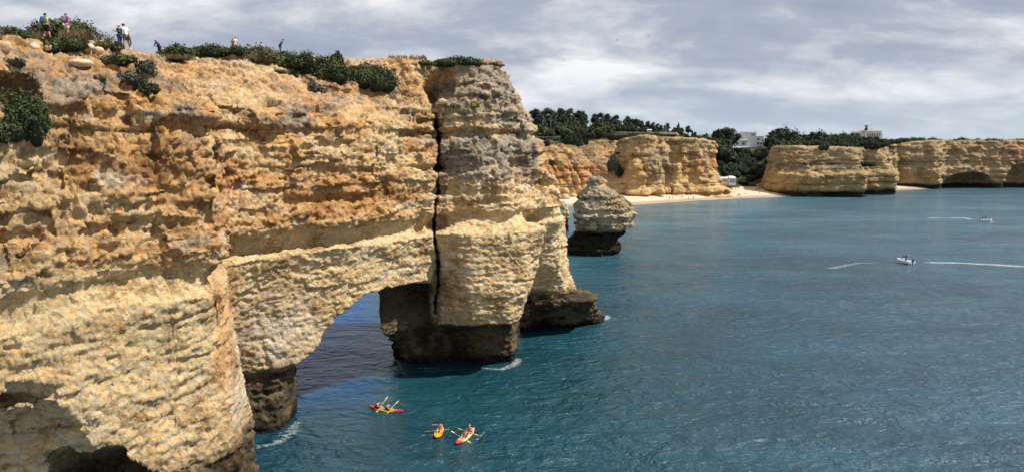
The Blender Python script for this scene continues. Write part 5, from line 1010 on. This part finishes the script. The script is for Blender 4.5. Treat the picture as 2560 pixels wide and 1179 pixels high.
def paddle(p0, p1, label, c=(0.75, 0.60, 0.02)):
    p0, p1 = Vector(p0), Vector(p1); mid_ = (p0 + p1) / 2; r = empty('paddle', mid_); tag(r, label, 'paddle'); a, b = p0 - mid_, p1 - mid_; d = (b - a).normalized(); MB().tube([a + d * .3, b - d * .3], .017, 7).build('shaft', paint('paddle_shaft', (0.65, 0.65, 0.66), 0.4), r, True)
    s_ = d.cross(Vector((0, 0.3, 1))).normalized(); nn_ = d.cross(s_)
    for e, q in ((a, 1), (b, -1)):
        m = MB(); w_ = (.04, .085, .10, .085, .03); v = []
        for i, ww in enumerate(w_):
            o_ = e + d * q * (.48 - i * .12)
            for u_, t_ in ((-ww, -.008), (ww, -.008), (ww, .008), (-ww, .008)): v.append(o_ + s_ * u_ + nn_ * t_)
        fc = [(i * 4 + j, i * 4 + (j + 1) % 4, (i + 1) * 4 + (j + 1) % 4, (i + 1) * 4 + j) for i in range(4) for j in range(4)] + [(3, 2, 1, 0), (16, 17, 18, 19)]; m.add(v, fc).build('blade', paint('paddle_yellow', c, 0.45, 0.05), r)
def seat_on(k, c0, label, H=1.72, rz=0, **kw):
    M = Matrix.Translation(k.location) @ Matrix.Rotation(k.rotation_euler.z, 4, 'Z'); p = M @ Vector((0, c0, -0.01)); return person(p, k.rotation_euler.z + rz, H, label, None, kw.pop('bot', (0.03, 0.03, 0.04)), base=SIT, vest=kw.pop('vest', (0.55, 0.03, 0.03)), shoes=None, **kw)
def kpt(k, x, y, z): return Matrix.Translation(k.location) @ Matrix.Rotation(k.rotation_euler.z, 4, 'Z') @ Vector((x, y, z))
k1 = kayak(965, 1023, R(-112), 3.9, 'red and yellow two-seat kayak nearest the arch, seen from its side', lambda t, s_: lerp3(RED, YLW, (0.62 - abs(t + 0.05)) * 6), ((-0.75, 0.55), (0.45, 0.55)))
seat_on(k1, -0.95, 'rear paddler in a red vest with raised paddle, kayak nearest the arch', pose=dict(wrR=(.10, .2, .20), wrL=(-.10, .20, .36), elL=(-.15, .08, .29)), hair=(0.10, 0.05, 0.03))
seat_on(k1, 0.20, 'front paddler in a red vest with dark hair, kayak nearest the arch', H=1.62, pose=dict(wrR=(.12, .22, .16), wrL=(-.12, .2, .30)))
paddle(kpt(k1, 1.0, -0.55, -0.05), kpt(k1, -0.95, -0.35, 1.05), 'white-shafted paddle raised by the rear paddler near the arch'); paddle(kpt(k1, 0.85, 0.55, -0.05), kpt(k1, -1.0, 0.85, 0.75), 'paddle of the front paddler in the kayak nearest the arch')
k2 = kayak(1097, 1080, R(176), 3.0, 'single orange kayak pointing towards the viewer in the middle of the three', lambda t, s_: lerp3(ORG, (0.82, 0.38, 0.02), s_), ((-0.1, 0.85),))
seat_on(k2, -0.55, 'dark-haired paddler with one arm stretched out in the single orange kayak', pose=dict(elR=(.19, .02, .33), wrR=(.33, .06, .345), elL=(-.15, .05, .22), wrL=(-.12, .18, .19)), hair=(0.008, 0.008, 0.01), vest=(0.65, 0.07, 0.03))
paddle(kpt(k2, 1.35, -0.05, 0.05), kpt(k2, -1.0, 0.15, 0.42), 'yellow paddle lying across the single orange kayak')
k3 = kayak(1163, 1091, R(159), 3.9, 'cream and red two-seat kayak, rightmost of the three, bow towards the viewer', lambda t, s_: lerp3(CRM, RED, (t - 0.45) * 5) if t > 0 else lerp3(CRM, (0.7, 0.2, 0.1), (-t - 0.7) * 4), ((-0.8, 0.5), (0.4, 0.6)))
seat_on(k3, -1.0, 'rear paddler with pale hair and red vest in the rightmost kayak', hair=(0.5, 0.42, 0.36))
seat_on(k3, 0.15, 'front paddler with brown hair and dark red vest in the rightmost kayak', H=1.5, hair=(0.16, 0.06, 0.03), vest=(0.42, 0.03, 0.05))
paddle(kpt(k3, 1.25, 0.35, 0.55), kpt(k3, -1.05, 1.05, 0.0), 'long paddle held by the front paddler in the rightmost kayak'); paddle(kpt(k3, 1.1, -0.75, 0.42), kpt(k3, -1.1, -0.55, 0.12), 'paddle held by the rear paddler in the rightmost kayak')

# ------------------------------------------------------------------ motor boats
def boat(px, py, rz, Ln, Wd, label):
    Y = yat(py, 0.0); r = empty('motor_boat', (xat(px, Y, 0), Y, 0.12), rz); tag(r, label, 'motor boat'); W_ = paint('boat_white', (0.75, 0.76, 0.77), 0.35, 0.04, 2, 0.5); n = 16; v = []; f = []
    for i in range(n + 1):
        t = i / n; y = (t - 0.5) * Ln; wd = Wd / 2 * (1 - max(0, (t - 0.35) / 0.65) ** 2.2) ** 0.8 * (0.92 + 0.08 * min(1, t * 4)) + .02; sh = 0.55 + 0.25 * t ** 2
        v += [(0, y, -.22 + .25 * t ** 3), (wd * .8, y, -.05 + .2 * t ** 3), (wd, y, sh), (wd - .13, y, sh + .01), (wd * .8 - .12, y, .14), (0, y, .10), (-wd * .8 + .12, y, .14), (-wd + .13, y, sh + .01), (-wd, y, sh), (-wd * .8, y, -.05 + .2 * t ** 3)]
    for i in range(n):
        for j in range(10): f.append((i * 10 + j, i * 10 + (j + 1) % 10, (i + 1) * 10 + (j + 1) % 10, (i + 1) * 10 + j))
    f += [tuple(range(10))[::-1], tuple(n * 10 + j for j in range(10))]; MB().add(v, f).build('hull', W_, r)
    MB().box(-Wd * .36, Wd * .36, -Ln * .44, Ln * .2, .15, .19).build('floor', paint('boat_floor', (0.07, 0.075, 0.085), 0.8), r)
    MB().box(-.3, .3, -.1, .35, .19, .95).build('console', W_, r); o = MB().box(-.28, .28, .33, .36, .95, 1.25).build('windscreen', M_glass, r)
    for y in (-Ln * .28, Ln * .18): MB().box(-Wd * .34, Wd * .34, y - .18, y + .18, .19, .48).build('bench', W_, r)
    e = MB().box(-.19, .19, -Ln * .5 - .42, -Ln * .5 - .05, .45, 1.0).box(-.09, .09, -Ln * .5 - .32, -Ln * .5 - .12, -.3, .45).build('outboard_motor', paint('motor_black', (0.015, 0.015, 0.018), 0.35, 0.05, 3, 0.5), r); return r
b1 = boat(2261, 656, R(20), 4.0, 2.4, 'white open motor boat seen from its stern, the nearer of the two boats'); b2 = boat(2465, 553, R(-80), 4.6, 1.9, 'small white motor boat full of people, far out near the right edge')
def aboard(b, x, y, label, c, group=None, **kw):
    p = Matrix.Translation(b.location) @ Matrix.Rotation(b.rotation_euler.z, 4, 'Z') @ Vector((x, y, .20)); return person(p, b.rotation_euler.z, 1.72, label, c, (0.03, 0.035, 0.05), group=group, **kw)
aboard(b1, 0.0, -.35, 'skipper in black standing at the console of the nearer motor boat', (0.015, 0.015, 0.02), pose=dict(wrR=(.07, .15, .62), wrL=(-.07, .15, .62), elR=(.13, .05, .65), elL=(-.13, .05, .65)), sleeves='long', legs='long')
aboard(b1, .55, .9, 'passenger in blue seated on the right side of the nearer motor boat', (0.03, 0.06, 0.25), base=dict(SIT, anR=(.07, .25, -.1), anL=(-.07, .25, -.1), toR=(.07, .32, -.1), toL=(-.07, .32, -.1), knR=(.07, .22, .05), knL=(-.07, .22, .05)), shoes=None).location.z += .3
for i, (x, y, q, c) in enumerate(((.0, -1.5, 'standing helmsman at the left end of the far crowded boat', (0.03, 0.03, 0.04)), (.3, -.6, 'second figure from the left in the far crowded boat', (0.10, 0.03, 0.03)), (-.3, .55, 'middle seated figure in the far crowded boat', (0.03, 0.03, 0.06)), (.3, 1.1, 'fourth figure along the far crowded boat, in dark red', (0.16, 0.03, 0.03)), (-.1, 1.6, 'figure at the bow of the far crowded boat', (0.04, 0.04, 0.05)))):
    o = aboard(b2, x, y, q, c, legs='long', base=STAND if i < 2 else dict(SIT, anR=(.07, .25, -.1), anL=(-.07, .25, -.1), toR=(.07, .32, -.1), toL=(-.07, .32, -.1), knR=(.07, .22, .05), knL=(-.07, .22, .05)), shoes=None); o.location.z += 0 if i < 2 else .3

# ------------------------------------------------------------------ beach goers (a few pixels each)
def sand_z(px, Y): return float(np.interp(Y - shore_y(px), [-6, 0, 6, 12, 30, 75], [-0.7, 0.0, 0.65, 1.7, 2.7, 5.0]))
def on_sand(px, py):
    for Y in np.arange(shore_y(px) + 0.5, shore_y(px) + 70, 0.4):
        z = sand_z(px, Y)
        if 589.5 - FPX * (Y * SP + (z - CZ) * CP) / (Y * CP - (z - CZ) * SP) <= py: return (xat(px, Y, z), float(Y), z)
    return (xat(px, Y, z), float(Y), z)
bp0 = None
for i, (px, py, t, c) in enumerate(((1674, 499, 'left one of the two dark figures walking by the water on the beach', (0.03, 0.03, 0.05)), (1681, 499, 'right one of the two dark figures walking by the water on the beach', (0.05, 0.03, 0.03)), (1706, 497, 'lone dark figure standing mid-beach left of the rock shade', (0.03, 0.04, 0.08)), (1721, 500, 'lone bather near the wet sand below the group', (0.35, 0.15, 0.1)),
        (1734, 499, 'bather just right of the group on the beach', (0.1, 0.1, 0.25)), (1829, 486, 'dark figure standing in front of the beach house', (0.02, 0.02, 0.03)), (1836, 486, 'slim figure just right of the dark one by the beach house', (0.06, 0.05, 0.05)), (1843, 491, 'left figure of the small walking group on the right of the beach', (0.03, 0.03, 0.07)),
        (1847, 491, 'middle figure of the small walking group on the right of the beach', (0.1, 0.04, 0.04)), (1850, 492, 'right figure of the small walking group on the right of the beach', (0.03, 0.03, 0.03)), (1899, 486, 'lone figure near the far rock at the right end of the beach', (0.35, 0.2, 0.15)), (1764, 492, 'single figure mid-beach right of the group', (0.05, 0.05, 0.1)))):
    p = on_sand(px, py); o = person(p, R(40 * i), 1.75, t, c, (0.03, 0.03, 0.05), pose=WALK, shoes=None)
for i, (px, py, t, c) in enumerate(((1662, 488, 'dark blue sunshade leftmost on the beach', (0.03, 0.04, 0.10)), (1672, 489, 'grey sunshade right of the dark blue one', (0.2, 0.2, 0.22)), (1719, 488, 'tan sunshade in the middle of the beach', (0.40, 0.28, 0.15)), (1838, 476, 'navy sunshade near the beach house steps', (0.02, 0.03, 0.07)), (1846, 477, 'black sunshade beside the navy one', (0.02, 0.02, 0.02)))):
    p = on_sand(px, py); r = empty('sunshade', p); tag(r, t, 'sunshade'); MB().tube([(0, 0, -.2), (0, 0, 2.0)], .03, 5).build('pole', M_metal, r); MB().ball((0, 0, 1.65), (1.0, 1.0, .45), 10, 4, z0=0.0).build('canopy', paint('shade_%d' % i, c, 0.8), r)
for i, (px, py) in enumerate(((1652, 491), (1690, 490), (1700, 492), (1755, 486), (1788, 489), (1862, 485), (1808, 484))):
    p = on_sand(px, py); o = MB().box(-.9, .9, -.4, .4, 0.0, .05).build('towel', paint('towel_%d' % (i % 3), ((0.05, 0.08, 0.2), (0.4, 0.4, 0.42), (0.1, 0.03, 0.03))[i % 3], 0.9)); o.location = (p[0], p[1], p[2] + .03); tag(o, 'beach towel spread on the sand of the distant beach', 'towel', 'towels on the beach')
for px, py, wd, t in ((1412, 497, 26, 'big tan boulder at the left end of the beach'), (1432, 492, 20, 'smaller tan boulder at the left end of the beach'), (1893, 474, 12, 'pale boulder at the foot of the far rock on the beach')):
    p = on_sand(px, py); k = p[1] / FPX; r_ = wd * k / 2; m = MB().ball((0, 0, 0), 1.0, 16, 10); V = np.array(m.v, F32); V *= (1 + 0.4 * fbm((V[:, 0] + px, V[:, 1], V[:, 2]), 1.0, 3, 3))[:, None] * np.array([r_, r_, r_ * .7], F32)
    o = mk_mesh('boulder', V, m.f, M_far, attr=np.tile(np.array((0.42, 0.34, 0.23), F32), (len(V), 1))); o.location = (p[0], p[1], p[2] + r_ * .2); tag(o, t, 'boulder')

# ------------------------------------------------------------------ foam, wakes
def foam_mat(name, scale, lo, hi):
    m, n, l, b = nmat(name, 0.8, 0.2); b.inputs['Base Color'].default_value = (0.8, 0.84, 0.85, 1); g = n.new('ShaderNodeNewGeometry'); at = n.new('ShaderNodeAttribute'); at.attribute_name = 'Col'; sp = n.new('ShaderNodeSeparateColor'); l.new(at.outputs['Color'], sp.inputs[0])
    t = noise_n(n, l, scale, 6, 0.7, g.outputs['Position'], 0.6); k = n.new('ShaderNodeMath'); k.operation = 'ADD'; l.new(t, k.inputs[0]); l.new(sp.outputs[0], k.inputs[1]); mr = n.new('ShaderNodeMapRange'); l.new(k.outputs[0], mr.inputs[0]); mr.inputs[1].default_value = lo; mr.inputs[2].default_value = hi; mr.inputs[4].default_value = 0.8; l.new(mr.outputs[0], b.inputs['Alpha']); return m
M_foam = foam_mat('foam', 2.2, 1.0, 1.55)
def foam(pts, wds, label, dens=1.0, name='foam', cat=None, dz=0.05):
    P = [(xat(px, yat(py, 0), 0), yat(py, 0)) for px, py in pts]; n = 10 * (len(P) - 1) + 1; s_ = np.linspace(0, len(P) - 1, n); X = np.interp(s_, range(len(P)), [p[0] for p in P]); Y = np.interp(s_, range(len(P)), [p[1] for p in P]); W_ = np.interp(s_, range(len(P)), wds)
    dx, dy = np.gradient(X), np.gradient(Y); q = np.hypot(dx, dy); nx, ny = -dy / q, dx / q; V = []; C = []; K = 8
    for i in range(n):
        for j in range(K + 1): e = j / K * 2 - 1; x, y = X[i] + nx[i] * e * W_[i] / 2, Y[i] + ny[i] * e * W_[i] / 2; V.append((x, y, 0)); fade = min(1, i / n * 6 + .15, (n - 1 - i) / n * 6 + .15); C.append(((1 - e * e) * dens * fade - 0.0,) * 3)
    V = np.array(V, F32); V[:, 2] = wave(V[:, 0], V[:, 1]) * (1 - ss(250, 420, V[:, 1])) + dz; i, j = np.meshgrid(np.arange(n - 1), np.arange(K), indexing='ij'); k = (i * (K + 1) + j).ravel()
    o = mk_mesh(name, V, np.stack([k, k + K + 1, k + K + 2, k + 1], 1), M_foam, attr=np.array(C, F32)); tag(o, label, cat, kind='stuff')
foam([(610, 1124), (690, 1106), (730, 1075), (752, 1040)], [1.4, 2.4, 3.4, 1.6], 'pale surf along the foot of the left arch rock', 0.60)
foam([(1035, 920), (1080, 921), (1100, 918)], [.5, .8, .5], 'thin surf under the arch pillar', 0.7); foam([(1180, 916), (1250, 923), (1290, 908), (1300, 888)], [1.0, 2.0, 2.6, 1.4], 'surf at the right foot of the arch pillar', 0.66)
foam([(1370, 812), (1420, 811), (1480, 806), (1515, 796), (1522, 785)], [1.2, 2.2, 2.4, 2.8, 1.4], 'surf along the foot of the black tip rock', 0.72)
foam([(2286, 654), (2340, 656), (2420, 658), (2500, 661), (2620, 668)], [1.2, 3.2, 4.6, 5.4, 6.4], 'white wake trailing right from the nearer motor boat', 0.70, 'wake'); foam([(2060, 675), (2100, 665), (2150, 658), (2215, 656)], [5, 4.6, 4.0, 2], 'broken foam streak left of the nearer motor boat', 0.60, 'wake')
foam([(2300, 546), (2350, 545), (2410, 545), (2448, 551)], [1.0, 1.6, 2.4, 2.0], 'curved white wake behind the far crowded boat', 0.85, 'wake'); foam([(2474, 554), (2486, 555)], [1.2, 1.5], 'bow splash of the far crowded boat', 1.0, 'wake')
foam([(1185, 1108), (1200, 1092), (1215, 1078)], [.3, .8, .3], 'small ripples beside the rightmost kayak', 0.55)
sh = [(p, 0) for p in range(1560, 1995, 12)]
def shore_foam():
    V = []; C = []; a = np.linspace(1480, 1995, 220); K = 5
    for i, p in enumerate(a):
        w_ = 2.6 + 1.6 * math.sin(i * 0.11) + 1.0 * math.sin(i * 0.31); w_ *= 1 - max(0, (p - 1930) / 90)
        for j in range(K + 1): t = j / K; Y = shore_y(p) + 0.9 - w_ * t + 0.3 * math.sin(i * .5); V.append((xat(p, Y, 0), Y, 0.16 - 0.06 * t)); C.append((0.95 - 0.55 * t,) * 3)
    i, j = np.meshgrid(np.arange(len(a) - 1), np.arange(K), indexing='ij'); k = (i * (K + 1) + j).ravel(); tag(mk_mesh('foam', np.array(V, F32), np.stack([k, k + K + 1, k + K + 2, k + 1], 1), M_foam, attr=np.array(C, F32)), 'white line of surf along the sandy beach', kind='stuff')
shore_foam()
foam([(1412, 634), (1470, 636), (1530, 632), (1556, 628)], [.3, .7, .6, .3], 'thin surf at the black foot of the mushroom shaped stack', 0.6)
foam([(2166, 495), (2235, 489), (2246, 487)], [.8, 1.4, 1.0], 'thin surf at the foot of the two far rocks', 0.7)
# gulls
for i, (px, py, Y, t) in enumerate(((1544, 101, 150, 'gull flying in the clouds right of the headland, the lower one'), (1621, 91, 170, 'gull flying in the clouds, the higher one to the right'))):
    z = zat(py, Y); r = empty('gull', (xat(px, Y, z), Y, z), R(60 + 40 * i)); tag(r, t, 'bird'); g = paint('gull_white', (0.4, 0.4, 0.42), 0.8)
    MB().tube([(0, -.25, 0), (0, -.1, .02), (0, .1, .02), (0, .22, .03), (0, .28, .02)], [.02, .06, .065, .035, .01], 7).build('body', g, r, True)
    for s_ in (1, -1): MB().add([(0, .08, .04), (s_ * .28, .10, .16), (s_ * .62, -.04, .10), (s_ * .28, -.04, .14), (0, -.08, .04), (0, .08, .03), (s_ * .28, .10, .15), (s_ * .62, -.04, .095), (s_ * .28, -.04, .13), (0, -.08, .03)], [(0, 1, 2, 3, 4), (9, 8, 7, 6, 5), (0, 5, 6, 1), (1, 6, 7, 2), (2, 7, 8, 3), (3, 8, 9, 4)]).build('wing', g, r)
print('script', round(time.time() - T0, 1), 'tris', sum(sum(max(1, len(p.vertices) - 2) for p in m.polygons) if len(m.polygons) < 20000 else 2 * len(m.polygons) for m in bpy.data.meshes if m.users))
